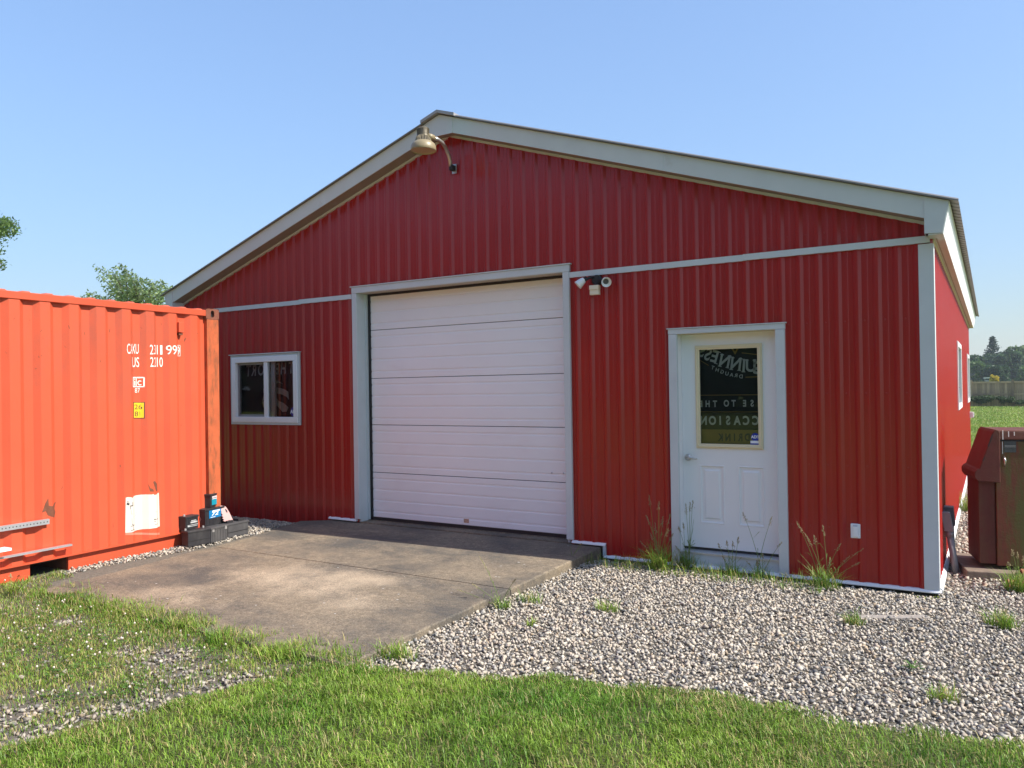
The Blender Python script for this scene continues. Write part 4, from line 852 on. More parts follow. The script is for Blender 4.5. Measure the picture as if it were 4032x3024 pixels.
s0_, s1_ = f(1095, 755, -.11), f(1425, 1060, -.11); ms = (s0_+s1_)/2; w_ = .017
MB().box(s0_[0], s1_[0], -.14, -.085, ms[2]+.002, s0_[2]).build('sensor_cap', SENSOR, fl_, bevel=.005); MB().box(s0_[0]+.003, s1_[0]-.001, -.133, -.088, s1_[2], ms[2]+.0015).build('sensor', SENSOR, fl_, bevel=.004)
MB().tube([(ms[0], -.10, s0_[2]-.002), (ms[0]+.005, -.08, cb[2]-.03)], .010, 8).build('sensor_neck', BLACK, fl_)
# weatherproof outlet
a = onY(3300+510/10.37, 2000+640/10.37, -.03); b = onY(3300+915/10.37, 2000+1250/10.37, -.03)
ob = thing('outlet_cover', 'small white weatherproof outlet cover low on the front wall', 'outlet', ((a[0]+b[0])/2, 0, b[2]))
MB().box(a[0], b[0], -.036, -.0, b[2], a[2]).build('plate', WHITE, ob, bevel=.004); w_ = b[0]-a[0]; h_ = a[2]-b[2]
MB().box(a[0]+w_*.24, b[0]-w_*.24, -.052, -.0365, b[2]+h_*.10, a[2]-h_*.14).build('flap', WHITE, ob, bevel=.006)
MB().box(a[0]+w_*.28, b[0]-w_*.28, -.046, -.0366, a[2]-h_*.135, a[2]-h_*.115).build('hinge', GREYBOX, ob)
ob = thing('side_outlet_box', 'tiny white box near the far end of the side wall', 'outlet', (.04, 11.9, 1.0)); MB().box(0.002, .085, 11.95, 12.07, .95, 1.07).build('cover', WHITE, ob, bevel=.005); MB().box(.086, .10, 11.97, 12.05, .97, 1.05).build('flap', WHITE, ob)
# conduit riser and boxes beside the corner
cr = thing('conduit_riser', 'leaning grey conduit riser with boxes beside the shed corner', 'conduit', (.13, .8, -.02))
p0 = np.array([.122, .80, -.06]); p1 = np.array([.071, .80, .345]); d = (p1-p0)/np.linalg.norm(p1-p0)
MB().tube([p0, p1], .028, 16).build('pipe', GREYPVC, cr, smooth=True); MB().tube([p1-d*.02, p1+d*.03], [.034, .034], 16).build('collar', GREYPVC, cr, smooth=True)
q = p1+d*.03
MB().prism([tuple(q+np.array([-.036, -.04, 0])), tuple(q+np.array([.036, -.04, 0])), tuple(q+np.array([.036, .03, 0])), tuple(q+np.array([-.036, .03, 0]))], tuple(d*.17+np.array([-.008, 0, 0]))).build('junction_box', GREYPVC, cr, bevel=.004)
MB().obox((.026, .95, .395), (.082, 0, -.0), (0, .12, 0), (-.012, 0, .172)).build('meter_box', GREYBOX, cr, bevel=.006); MB().box(.002, .03, .9, 1.08, .40, .54).build('wall_mount', GREYBOX, cr)
MB().tube([(.10, 1.0, -.05), (.085, 1.0, .40)], .012, 8).build('cable', BLACK, cr)

# ---- old fuel pump
pu = thing('fuel_pump', 'rusty red old fuel pump cabinet with hooded front standing on a timber plinth', 'fuel pump', (.55, 1.0, .07))
def pzz(X, Y, y): q = onY(3640+X/2.3036, 1640+Y/2.3036, y); return q
# local frame: the side panel faces the camera; the front (left) turns slightly away
ca = math.radians(12); ex = np.array([math.cos(ca), math.sin(ca), 0]); ey = np.array([-math.sin(ca), math.cos(ca), 0]); P0 = np.array([.432, .80, .10])
def L(x, y, z): return tuple(P0+ex*x+ey*y+np.array([0, 0, z]))
class PBX(MB):
    def lbox(s, x0, x1, y0, y1, z0, z1): return s.obox(L(x0, y0, z0), ex*(x1-x0), ey*(y1-y0), (0, 0, z1-z0))
HP = 1.10
PBX().lbox(0, .46, 0, .50, .0, HP-.002).build('side_panel', PUMPG, pu, bevel=.006)
PBX().lbox(-.133, -.004, .02, .48, .01, .735).build('front_panel', RUSTRED, pu, bevel=.006)
cp = [L(-.0, -.012, HP), L(.47, -.012, HP), L(.47, -.016, HP+.055), L(.45, .0, HP+.085), L(.02, .0, HP+.085), L(.0, -.010, HP+.06)]
MB().prism(cp, tuple(ey*.53)).build('top_cover', RUSTRED, pu, bevel=.01)
PBX().lbox(0.012, .46, -.007, -.0005, HP-.012, HP-.002).build('seam', BLACK, pu)
def hp(X, Y, y=0): q = pzz(X, Y, P0[1]); v = q-P0; return v[0]/ex[0], v[2]
hood = [hp(682, 598), hp(475, 580), hp(450, 545), hp(448, 500), hp(470, 475), hp(490, 470), hp(612, 140), hp(635, 116), hp(668, 122), hp(676, 150)]
mb = MB().prism([L(a_, -.035, b_) for a_, b_ in hood], tuple(ey*.56)); mb.build('hood', RUSTRED, pu, bevel=.006)
PBX().lbox(-.010, .0, -.03, .4, .74, HP+.05).build('hood_gap', BLACK, pu)
fw = [hp(610, 150), hp(600, 165), hp(565, 265), hp(572, 275), hp(606, 190)]
MB().prism([L(a_, -.0365, b_) for a_, b_ in fw], tuple(ey*.001)).build('hood_window', BLACK, pu)
fw = [hp(538, 350), hp(530, 370), hp(515, 400), hp(528, 395), hp(540, 375)]; MB().prism([L(a_, -.0365, b_) for a_, b_ in fw], tuple(ey*.001)).build('hood_window', BLACK, pu)
a_ = hp(720, 218); b_ = hp(832, 328); PBX().lbox(a_[0], b_[0], -.006, -.0005, b_[1], a_[1]).build('data_plate', mat('pump_plate', (.055, .06, .062), .45, var=.4, vs=70), pu)
for z_ in (.45, .55): PBX().lbox(a_[0]+.004, b_[0]-.004, -.0072, -.0061, b_[1]+(a_[1]-b_[1])*z_, b_[1]+(a_[1]-b_[1])*(z_+.03)).build('data_plate_line', LEAD, pu)
a_ = hp(718, 362); b_ = hp(722, 455)
MB().tube([L(a_[0], -.012, a_[1]), L(a_[0]+.004, -.03, (a_[1]+b_[1])/2+.01), L(b_[0], -.012, b_[1])], [.006, .013, .006], 10).build('handle', CHROME, pu, smooth=True)
for X, Y0, Y1 in ((705, 125, 340), (758, 135, 185), (810, 140, 175)):
    a_ = hp(X, Y0); b_ = hp(X+4, Y1); PBX().lbox(a_[0]-.003, a_[0]+.004, -.0185, -.0165, max(b_[1], HP+.004), a_[1]).build('dropping_streak', PAINTW, pu)
    if b_[1] < HP: PBX().lbox(a_[0]-.002, a_[0]+.003, -.0022, -.0004, b_[1], HP-.014).build('dropping_streak', PAINTW, pu)
pl = thing('timber_plinth', 'weathered timber plinth under the old fuel pump', 'plinth', (.5, .9, -.02))
for k in range(3): MB().obox(np.array([.205, .62, -.03])+ey*.27*k, ex*.85, ey*.265, (0, 0, .098)).build('timber', WOOD, pl, bevel=.008)
def shard(label, p, ang, r, l_):
    o = thing('clay_tile', label, 'clay tile', tuple(p)); mb = MB(); n = 10; c_, s_ = math.cos(ang), math.sin(ang); outer = []; inner = []
    for i in range(n+1): t = math.pi*(.08+.84*i/n); outer.append((r*math.cos(t), r*math.sin(t))); inner.append(((r-.014)*math.cos(t), (r-.014)*math.sin(t)))
    ring = outer+inner[::-1]; base = min(q_[1] for q_ in ring)
    pts = [(p[0]-s_*q_[0], p[1]+c_*q_[0], p[2]+q_[1]-base) for q_ in ring]; mb.prism(pts, (c_*l_, s_*l_, .0)); mb.build('shell', TERRA, o)
shard('broken terracotta tile lying on the plinth, upper one', np.array([.60, .70, .070]), .25, .05, .3)
shard('broken terracotta tile lying on the gravel before the plinth', np.array([.50, .50, hgt(.5, .5)-.012]), .15, .06, .34)
bd = thing('buried_board', 'pale weathered board half sunk in the gravel', 'board', (-.2, -.96, .02))
MB().obox((-.425, -1.10, hgt(-.4, -1.08)-.024), (.43, .23, 0), (-.035, .065, 0), (0, 0, .022)).build('board', mat('bleached_wood', (.30, .265, .235), .9, var=.2, vs=14, bump=.3), bd, bevel=.004)

# ================================================================= GRAVEL, GRASS, WEEDS
def inview(x, y, z=0., mx=500):
    u, v, d = proj(np.stack([x, y, np.full_like(x, z)], 1)); return (d > .3) & (u > -mx) & (u < 4032+mx) & (v < 3024+mx) & (v > 900)
PADX0 = lambda y: np.where(y > -.22, -6.72-(-.004-y)*1.39, np.where(y > -1.2, -7.04+(-.22-y)*.245, np.where(y > -1.74, -6.80+(-1.2-y)*.06, -6.765-(-1.74-y)*.02)))
def on_pad(x, y, g=0.): return (x < -2.99+g) & (x > PADX0(y)-g) & (y < .0) & (y > -3.69-g)
def in_cont(x, y):
    s = (x-KX)*KD[0]+(y-KY)*KD[1]; n = (x-KX)*KN[0]+(y-KY)*KN[1]; return (n < -.03) & (s > 0.05) & (s < LK)
def stones(name, P, r0, r1, bright=1.):
    n = len(P); nb = 14; base = []; faces = []
    for q in range(nb):
        while True:
            bm = bmesh.new(); v = rng.normal(size=(9, 3)); v /= np.linalg.norm(v, axis=1)[:, None]; v *= rng.uniform(.8, 1.15, (9, 1)); [bm.verts.new(a) for a in v]
            bmesh.ops.convex_hull(bm, input=bm.verts[:]); bm.verts.ensure_lookup_table(); bm.verts.index_update(); f = np.array([[a.index for a in c.verts] for c in bm.faces]); vv = np.array([a.co[:] for a in bm.verts]); bm.free()
            if len(vv) == 9 and f.shape == (14, 3): break
        base.append(vv); faces.append(f)
    base = np.stack(base); faces = np.stack(faces); B = base[0]
    k = rng.integers(0, nb, n); V = base[k]; r = rng.uniform(0, 1, n)**1.6*(r1-r0)+r0
    sc = np.stack([rng.uniform(.85, 1.25, n), rng.uniform(.65, 1., n), rng.uniform(.5, .8, n)], 1)*r[:, None]; V = V*sc[:, None, :]
    def rot(V, ang, i, j): c, s = np.cos(ang)[:, None], np.sin(ang)[:, None]; a, b = V[:, :, i].copy(), V[:, :, j].copy(); V[:, :, i] = a*c-b*s; V[:, :, j] = a*s+b*c
    rot(V, rng.uniform(-.7, .7, n), 1, 2); rot(V, rng.uniform(-.7, .7, n), 0, 2); rot(V, rng.uniform(0, 6.28, n), 0, 1)
    V = V+np.stack([P[:, 0], P[:, 1], P[:, 2]], 1)[:, None, :]
    pal = 1.06*np.array([(.40, .35, .285), (.46, .40, .32), (.33, .305, .265), (.22, .21, .195), (.53, .475, .395), (.39, .32, .255), (.15, .145, .14), (.36, .28, .19)])
    bright = np.where(region_patch(P[:, 0], P[:, 1]), .78, 1.)[:, None]
    r = r*np.where(region_patch(P[:, 0], P[:, 1]), .85, 1.)
    pc = pal[rng.choice(len(pal), n, p=[.24, .2, .18, .12, .1, .08, .05, .03])]*rng.uniform(.8, 1.18, (n, 1))*bright
    V = V.reshape(-1, 3); FF = (faces[k]+(np.arange(n)*len(B))[:, None, None]).reshape(-1, 3)
    return np_mesh(name, V, [FF], STONE, np.repeat(pc, len(B), 0))
def jgrid(x0, x1, y0, y1, sp):
    X, Y = np.meshgrid(np.arange(x0, x1, sp), np.arange(y0, y1, sp)); x = X.ravel()+rng.uniform(-.5, .5, X.size)*sp; y = Y.ravel()+rng.uniform(-.5, .5, X.size)*sp; return x, y
# patch of thin weeds and showing gravel at the lower left: 1 = gravel, 0 = green
GP = [(onZ(*q, .02)[:2], r) for q, r in (((640, 2590), .22), ((720, 2650), .2), ((850, 2690), .22), ((960, 2680), .2), ((600, 2760), .2), ((480, 2800), .22), ((330, 2840), .2), ((200, 2890), .22), ((60, 2940), .25), ((100, 2800), .15), ((500, 2560), .12), ((700, 2570), .15), ((260, 2440), .1), ((20, 2830), .18))]
def patch_gravel(x, y):
    g = np.zeros_like(x)
    for c, r in GP: g = np.maximum(g, 1.15-np.hypot(x-c[0], y-c[1])/r*.75)
    return np.clip(g, 0, 1)
def region_patch(x, y): return (signed_lawn(x, y) < .0) & (y < -3.3) & (x < -3.02)
x, y = jgrid(-9.7, 4.2, -7.2, .18, .0255)
k = inview(x, y, mx=1300) & (x < 3.45+.2*vnoise(x, y, 2, 9)) & (signed_lawn(x, y)+.10*(vnoise(x, y, 7, 5)-.5) < .02) & ~on_pad(x, y, -.005) & ~in_cont(x, y) & ~((y > -.01) & (x < .0)); x, y = x[k], y[k]
pt = region_patch(x, y); dens = np.where(pt, .12+.62*patch_gravel(x, y), 1.); far = np.hypot(x-CAM[0], y-CAM[1]) > 9.5; k = (rng.uniform(0, 1, len(x)) < dens); x, y = x[k], y[k]
tag(stones('gravel', np.stack([x, y, hgt(x, y)-.014+rng.uniform(-.008, .011, len(x))], 1), 0.0095, .0235), 'grey and beige crushed stone gravel around the shed', 'gravel', kind='stuff'); print('stones', len(x))
x, y = jgrid(.02, 2.3, .18, 13.3, .036); k = inview(x, y, mx=200) & (vnoise(x, y, 2, 8) > .12); x, y = x[k], y[k]
tag(stones('side_gravel', np.stack([x, y, hgt(x, y)-.012+rng.uniform(-.004, .008, len(x))], 1), .013, .026), 'gravel strip along the sunny side wall', 'gravel', kind='stuff'); print('side stones', len(x))

def blades(name, x, y, z, h, wd, lean, col, material=GRASS, curl=.5, parent=None):
    n = len(x); a = rng.uniform(0, 6.283, n); dx, dy = np.cos(a), np.sin(a); b = a+math.pi/2+rng.uniform(-.6, .6, n); wx, wy = np.cos(b)*wd/2, np.sin(b)*wd/2
    L1 = lean*h*.35; L2 = lean*h; z1 = h*.55; z2 = h*np.sqrt(np.clip(1-(lean*.7)**2, .1, 1))
    P = np.zeros((n, 5, 3)); P[:, 0] = np.stack([x-wx, y-wy, z], 1); P[:, 1] = np.stack([x+wx, y+wy, z], 1)
    P[:, 2] = np.stack([x+dx*L1-wx*.8, y+dy*L1-wy*.8, z+z1], 1); P[:, 3] = np.stack([x+dx*L1+wx*.8, y+dy*L1+wy*.8, z+z1], 1); P[:, 4] = np.stack([x+dx*L2, y+dy*L2, z+z2], 1)
    i = np.arange(n)[:, None]*5; Q = i+np.array([[0, 1, 3, 2]]); T = i+np.array([[2, 3, 4]])
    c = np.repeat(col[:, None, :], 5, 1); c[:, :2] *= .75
    return np_mesh(name, P.reshape(-1, 3), [Q, T], material, c.reshape(-1, 3), parent)
def gcol(n, dry, x, y, s=1.):
    G1 = np.array([.075, .205, .014]); G2 = np.array([.28, .41, .052]); D = np.array([.44, .37, .15]); t = np.clip(vnoise(x, y, 3., 2)*.7+rng.uniform(0, .5, n)-.1, 0, 1)[:, None]
    c = G1*(1-t)+G2*t; d = (rng.uniform(0, 1, n) < dry)[:, None]; c = np.where(d, D*rng.uniform(.7, 1.2, (n, 1)), c); return c*rng.uniform(.75, 1.25, (n, 1))*s
# front lawn
x, y = jgrid(-5.4, 3.9, -7.3, -2.0, .0094); k = inview(x, y, mx=800) & (signed_lawn(x, y)+.14*(vnoise(x, y, 6, 1)-.5)+.08*(vnoise(x, y, 17, 4)-.5) > .0); x, y = x[k], y[k]
dens = .55+.45*sstep(.3, .6, vnoise(x, y, 2.4, 6)); k = rng.uniform(0, 1, len(x)) < dens; x, y = x[k], y[k]; n = len(x)
e = np.clip(signed_lawn(x, y)/.25, 0, 1); tuft = sstep(.45, .85, vnoise(x, y, 11, 61)); h = (.016+.022*rng.uniform(0, 1, n)+.016*vnoise(x, y, 3.3, 9)+.020*tuft)*(.75+.25*e)
dry = .10+.20*sstep(.5, .85, vnoise(x, y, 1.6, 12))+.12*(1-e)
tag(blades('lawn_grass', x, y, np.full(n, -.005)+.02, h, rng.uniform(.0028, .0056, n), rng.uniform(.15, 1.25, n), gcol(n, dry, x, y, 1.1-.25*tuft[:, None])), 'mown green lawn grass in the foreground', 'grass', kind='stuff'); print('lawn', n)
sheet('lawn_soil', -5.6, 6., -7.6, -2.1, .1, lambda a, b: .004+0*a, mat('thatch', (.07, .08, .022), .95, var=.35, vs=60), lambda a, b: signed_lawn(a, b) > -.06)
# cut straw lying in the lawn
m = 2600; x = rng.uniform(-5., 3., m); y = rng.uniform(-6.6, -2.4, m); k = inview(x, y, mx=100) & (signed_lawn(x, y) > .03); x, y = x[k], y[k]; n = len(x)
tag(blades('grass_clippings', x, y, .035+.025*rng.uniform(0, 1, n), rng.uniform(.03, .08, n), rng.uniform(.002, .0035, n), rng.uniform(1.15, 1.3, n), np.array([.50, .45, .20])*rng.uniform(.7, 1.2, (n, 1))), 'pale cut straw scattered on the front lawn', 'clippings', kind='stuff')
# pale flecks on the pad
fk = MB(); random.seed(8)
for _ in range(46):
    fx, fy_ = random.uniform(-6.4, -3.1), random.uniform(-3.4, -.1); fz_ = float(slab_z(fy_))+.003; r_ = random.uniform(.004, .014); fk.add([(fx+r_*math.cos(t_)*random.uniform(.6, 1.2), fy_+r_*.7*math.sin(t_)*random.uniform(.6, 1.2), fz_) for t_ in (0, 1.2, 2.5, 3.7, 5.)], [(0, 1, 2, 3, 4)])
tag(fk.build('pale_flecks', mat('lime_fleck', (.5, .48, .44), .9, var=.1)), 'small pale flecks scattered on the concrete pad', 'flecks', kind='stuff')
# thin weeds and clover over the patch by the pad
x, y = jgrid(-8.6, -2.9, -7.2, -3.2, .0104); k = inview(x, y, mx=900) & (signed_lawn(x, y) < .05) & (~on_pad(x, y, -.03-.10*vnoise(x, y, 5, 3)) | ((y < -3.5) & (vnoise(x, y, 9, 14) > .55))) & ~in_cont(x, y); x, y = x[k], y[k]
k = ((x < -3.02) | (y < -3.55)) & (y < -3.30+.05*vnoise(x, y, 8, 2)); x, y = x[k], y[k]
gp = patch_gravel(x, y); k = rng.uniform(0, 1, len(x)) < (.95*(1-.88*gp)*(.45+.55*sstep(.25, .6, vnoise(x, y, 4.2, 21)))); x, y = x[k], y[k]; n = len(x); gp = patch_gravel(x, y)
edge = np.exp(-((y+3.66)/.12)**2)*(x > -6.3); h = (.018+.03*rng.uniform(0, 1, n)**2)*(1+1.6*edge*rng.uniform(0, 1, n)**2)
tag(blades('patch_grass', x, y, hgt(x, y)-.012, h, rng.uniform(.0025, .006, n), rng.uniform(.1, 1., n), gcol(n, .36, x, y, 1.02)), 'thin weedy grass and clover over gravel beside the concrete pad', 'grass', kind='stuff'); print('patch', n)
m = 5000; px_ = rng.uniform(0, 900, m); py_ = rng.uniform(2330, 2760, m); Q = np.array([onZ(a, b, .02) for a, b in zip(px_, py_)]); k = (signed_lawn(Q[:, 0], Q[:, 1]) < 0) & (patch_gravel(Q[:, 0], Q[:, 1]) < .35) & ~on_pad(Q[:, 0], Q[:, 1], -.03) & (vnoise(Q[:, 0], Q[:, 1], 3.5, 31) > .42) & ~in_cont(Q[:, 0], Q[:, 1]); Q = Q[k]; n = len(Q)
def clover(name, Q, rad, zz, col, label):
    n = len(Q); ang = rng.uniform(0, 6.28, n); V = []; F = []; Cc = []
    for j in range(3):
        t = ang+j*2.094; cx = Q[:, 0]+np.cos(t)*rad*.6; cy = Q[:, 1]+np.sin(t)*rad*.6; ring = []
        for q in range(5):
            u = 2*math.pi*q/5; ring.append(np.stack([cx+np.cos(u)*rad*.55, cy+np.sin(u)*rad*.55, zz+np.cos(u+ang)*rad*.25], 1))
        R_ = np.stack(ring, 1); V.append(R_)
    V = np.concatenate(V, 0); i = np.arange(len(V))[:, None]*5+np.arange(5)[None]; c = np.repeat(np.tile(col, (3, 1))[:, None], 5, 1)
    return tag(np_mesh(name, V.reshape(-1, 3), [i], GRASS, c.reshape(-1, 3)), label, 'clover', kind='stuff')
clover('clover_leaves', Q, rng.uniform(.005, .011, n), hgt(Q[:, 0], Q[:, 1])+rng.uniform(.0, .022, n), np.array([.075, .16, .03])*rng.uniform(.6, 1.4, (n, 1)), 'low clover leaves in the weedy patch by the container')
Qf = Q[rng.choice(n, min(n, 55), False)]; fm = MB()
for q in Qf:
    zf = hgt(q[0], q[1])+random.uniform(.015, .035); fm.lathe((q[0], q[1], zf), (0, 0, 1), [(-.006, .001), (-.003, .006), (.003, .007), (.008, .003), (.009, .0005)], 6)
tag(fm.build('clover_flowers', mat('clover_flower', (.62, .55, .48), .8, var=.2, vs=60)), 'scattered pale clover flowers in the weedy patch', 'flowers', kind='stuff')
m = 9000; x = rng.uniform(-6.9, -2.7, m); y = -3.66-.10*rng.normal(size=m)+.10*(vnoise(x, x*0, 4, 71)-.4)+np.where(x < -5.2, .05*(-5.2-x), 0); k = (vnoise(x, y, 5, 72) > .25); x, y = x[k], y[k]; n = len(x); zz = np.where(on_pad(x, y), slab_z(y), hgt(x, y)-.012)
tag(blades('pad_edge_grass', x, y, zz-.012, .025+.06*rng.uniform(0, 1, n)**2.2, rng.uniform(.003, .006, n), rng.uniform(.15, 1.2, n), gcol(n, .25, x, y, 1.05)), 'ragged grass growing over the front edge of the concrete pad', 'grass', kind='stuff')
# rough grass fringe of the far lawn and tufts along the shed strip
x, y = jgrid(-.2, 2.6, 8.6, 15.5, .035); k = inview(x, y, mx=60) & ((y > 13.1+.3*vnoise(x, y, 2, 2)) | (vnoise(x, y, 1.1, 41) > .62)); x, y = x[k], y[k]; n = len(x)
tag(blades('rear_lawn_edge', x, y, np.full(n, -.03), rng.uniform(.05, .12, n), rng.uniform(.008, .014, n), rng.uniform(.1, .9, n), gcol(n, .12, x, y, 1.1)), 'taller grass where the far lawn meets the side gravel', 'grass', kind='stuff')
m = 110000; dd = rng.uniform(0, 1, m)**1.6*42+13.5; uu = 3760+1700*rng.uniform(0, 1, m)**2.2; d0 = np.stack([ray(u, 1500) for u in (3760., 5460.)]); rr_ = d0[0][None]+(d0[1]-d0[0])[None]*((uu-3760)/1700)[:, None]
Xf = CAM[0]+rr_[:, 0]*(dd+7.3)/rr_[:, 1]; Yf = CAM[1]+dd+7.3
tag(blades('rear_lawn', Xf, Yf, np.full(m, -.045), rng.uniform(.03, .06, m)*(1+dd/60), .012+dd*.0007, rng.uniform(.1, .9, m), gcol(m, .10, Xf*.3, Yf*.3, 1.1)*.8+np.array([.09, .075, .03])), 'wide mown lawn between the shed and the wooden fence', 'grass', kind='stuff')

# ---- single weeds
def weed(label, px, py, stalks, nleaf, hleaf, spread, name='tall_grass', zoff=None, zb=None):
    z = .0 if zb is None else zb; q = onZ(px, py, z); z = float(hgt(q[0], q[1]))-.015 if zb is None else zb; q = onZ(px, py, z)
    t = thing(name, label, 'grass clump' if stalks else 'weed', tuple(q))
    n = int(nleaf*1.8); a = rng.uniform(0, 6.28, n); r = rng.uniform(0, 1, n)**.7*spread*.35
    x = q[0]+np.cos(a)*r; y = q[1]+np.sin(a)*r*.6
    tag(blades('leaves', x, y, np.full(n, z), hleaf*rng.uniform(.35, 1., n), rng.uniform(.003, .006, n), rng.uniform(.25, 1.15, n), gcol(n, .18, x, y, 1.15), parent=t), kind='stuff')
    for (tx, ty, seed) in stalks:
        d = ray(tx, ty); yy = q[1]+random.uniform(-.08, .05); tip = CAM+(yy-CAM[1])/d[1]*d; b0 = q+np.array([random.uniform(-.03, .03), random.uniform(-.02, .02), 0]); mid = b0*.5+tip*.5; mid[2] += .06*(tip[2]-b0[2]); mid[0] = b0[0]*.62+tip[0]*.38
        pts = [b0*(1-u)**2+2*mid*u*(1-u)+tip*u*u for u in np.linspace(0, 1, 8)]
        st = MB().tube(pts, [.0026, .0026, .0025, .0023, .002, .0017, .0014, .001], 5, cap=False).build('stalk', STEM, t, smooth=True)
        for lf in range(2):   # stem leaf
            u = random.uniform(.25, .6); p = pts[int(u*7)]; aa = random.uniform(0, 6.28); l_ = random.uniform(.06, .14); w_ = .003
            MB().add([p, p+np.array([math.cos(aa)*l_*.5-w_, math.sin(aa)*l_*.5, l_*.55]), p+np.array([math.cos(aa)*l_, math.sin(aa)*l_, l_*.5]), p+np.array([math.cos(aa)*l_*.5+w_, math.sin(aa)*l_*.5, l_*.55])], [(0, 1, 2, 3)]).build('stem_leaf', STEM, t)
        if seed:
            sh = MB(); dirv = pts[-1]-pts[-2]; dirv /= np.linalg.norm(dirv)
            for j in range(26):
                u = j/26*seed; p = pts[-1]-dirv*u+np.array([random.gauss(0, .006), random.gauss(0, .006), random.gauss(0, .003)])*(.4+u/seed); a_ = .0028; l_ = .009
                sh.add([p-dirv*l_*.5, p+(a_, 0, 0), p+(0, a_, 0), p-(a_, 0, 0), p-(0, a_, 0), p+dirv*l_], [(0, 1, 2), (0, 2, 3), (0, 3, 4), (0, 4, 1), (5, 2, 1), (5, 3, 2), (5, 4, 3), (5, 1, 4)])
            o = sh.build('seed_head', SEED, None); o.parent = st
    return t
weed('tall seeding grass clump against the red wall left of the entry door', 2600, 2245, [(2555, 1950, .10), (2595, 1975, .08), (2545, 2030, .09), (2640, 2025, .1), (2580, 2060, .1), (2610, 2035, .09), (2650, 2100, .08), (2520, 2130, .1), (2560, 2100, .07), (2630, 2080, .09), (2515, 2160, .06)], 170, .30, .36)
weed('tall grass clump at the left jamb of the entry door', 2705, 2240, [(2700, 1985, .10), (2717, 1978, .09), (2728, 1972, .08), (2672, 2075, .05), (2730, 2080, 0), (2732, 2045, 0), (2690, 2060, .06), (2660, 2150, .08)], 90, .24, .3)
weed('short seeding grass in front of the door sill, left of centre', 2880, 2268, [(2828, 2140, .05), (2862, 2130, .05), (2885, 2132, .05), (2908, 2115, .06), (2845, 2190, .05)], 80, .16, .3)
weed('thin tall grass stems in front of the right half of the door', 2990, 2278, [(2925, 2018, .08), (3040, 2035, .08), (3078, 2135, .06), (3002, 2180, .04), (2980, 2205, .05), (2940, 2210, .05)], 70, .14, .3)
weed('seeding grass clump fanning out between the door and the outlet', 3250, 2318, [(3138, 2055, .10), (3240, 2070, .09), (3170, 2100, .12), (3205, 2110, .07), (3310, 2140, .08), (3400, 2160, .11), (3150, 2180, 0), (3345, 2190, .09), (3385, 2215, .07), (3270, 2200, .08), (3140, 2205, .0)], 110, .22, .34)
weed('lone seeding grass at the edge of the concrete pad', 1975, 2395, [(1888, 2190, .12), (1800, 2320, .07), (1860, 2300, .05), (2030, 2280, .04)], 45, .12, .25)
weed('small grass tuft on the gravel beside the pad edge', 2085, 2372, [], 50, .12, .3, 'grass_tuft')
weed('small grass tuft where the pad meets the shaded wall', 2248, 2222, [(2245, 2150, .0), (2290, 2140, .03)], 60, .11, .2, 'grass_tuft')
weed('pale grass tuft on open gravel left of the door', 2390, 2405, [(2400, 2330, .0)], 55, .11, .3, 'grass_tuft')
weed('tiny grass tuft low on the gravel below the pad edge', 2095, 2465, [], 26, .08, .12, 'grass_tuft')
weed('small dry tuft beside the half sunk board', 3362, 2462, [(3365, 2390, .0)], 60, .12, .2, 'grass_tuft')
weed('green tuft on the gravel in front of the plinth', 3945, 2470, [(3915, 2400, .0), (3960, 2400, .03)], 120, .16, .3, 'grass_tuft')
weed('tall weeds at the right edge below the fuel pump', 4015, 2330, [(3985, 2165, .05), (4005, 2175, .05), (3970, 2215, .03), (4030, 2190, .06)], 150, .22, .3, 'tall_grass')
weed('sparse dry tuft low on the right gravel', 3720, 2760, [], 55, .12, .25, 'grass_tuft')
weed('scraggly grass tuft near the lawn edge below the pad', 1560, 2590, [(1540, 2520, .0)], 110, .13, .45, 'grass_tuft')
weed('grass growing up the gravel beside the fuel pump', 3815, 2010, [], 140, .30, .5, 'grass_tuft', zb=0.)
weed('seeding grass at the front left edge of the pad', 720, 2480, [(735, 2405, .05), (700, 2420, .04), (760, 2430, .0)], 60, .12, .3, 'grass_tuft')
weed('green clump at the front edge of the pad, mid way', 860, 2535, [(845, 2460, .03), (890, 2470, .0)], 110, .14, .35, 'grass_tuft')
weed('grass clump at the front right corner of the pad', 1100, 2590, [(1090, 2530, .0)], 150, .13, .5, 'grass_tuft')
weed('seeding weed against the container rail at the left edge', 60, 2330, [(40, 2260, .04), (75, 2265, .03), (110, 2290, .0)], 50, .1, .3, 'grass_tuft')
def leafy(label, px, py, n, r, hgt_, zb=None):
    z = .0 if zb is None else zb; q = onZ(px, py, z); t = thing('broadleaf_weed', label, 'weed', tuple(q)); mb = MB()
    for i in range(n):
        a = random.uniform(0, 6.28); d = random.uniform(.2, 1)*r; c = np.array([q[0]+math.cos(a)*d, q[1]+math.sin(a)*d, z+random.uniform(.2, 1)*hgt_]); l_ = r*random.uniform(.35, .6); w_ = l_*.4; u = np.array([math.cos(a), math.sin(a), random.uniform(-.2, .5)])*l_; v = np.array([-math.sin(a), math.cos(a), random.uniform(-.3, .3)])*w_
        mb.add([c-u*.5, c+v*.5, c+u*.6, c-v*.5], [(0, 1, 2, 3)])
    mb.build('leaves', mat('weed_leaf', (.09, .19, .035), .5, var=.25, vs=20, trans=.3), t); MB().tube([(q[0], q[1], z-.02), (q[0], q[1], z+hgt_*.7)], .003, 5).build('stem', STEM, t)
leafy('small broadleaf weed alone on the right gravel', 3590, 2640, 26, .06, .05)
leafy('little broadleaf weed at the foot of the conduit riser', 3722, 2262, 16, .05, .10, -.02)
leafy('tiny green weed on the gravel right of the door', 3085, 2325, 20, .05, .06)

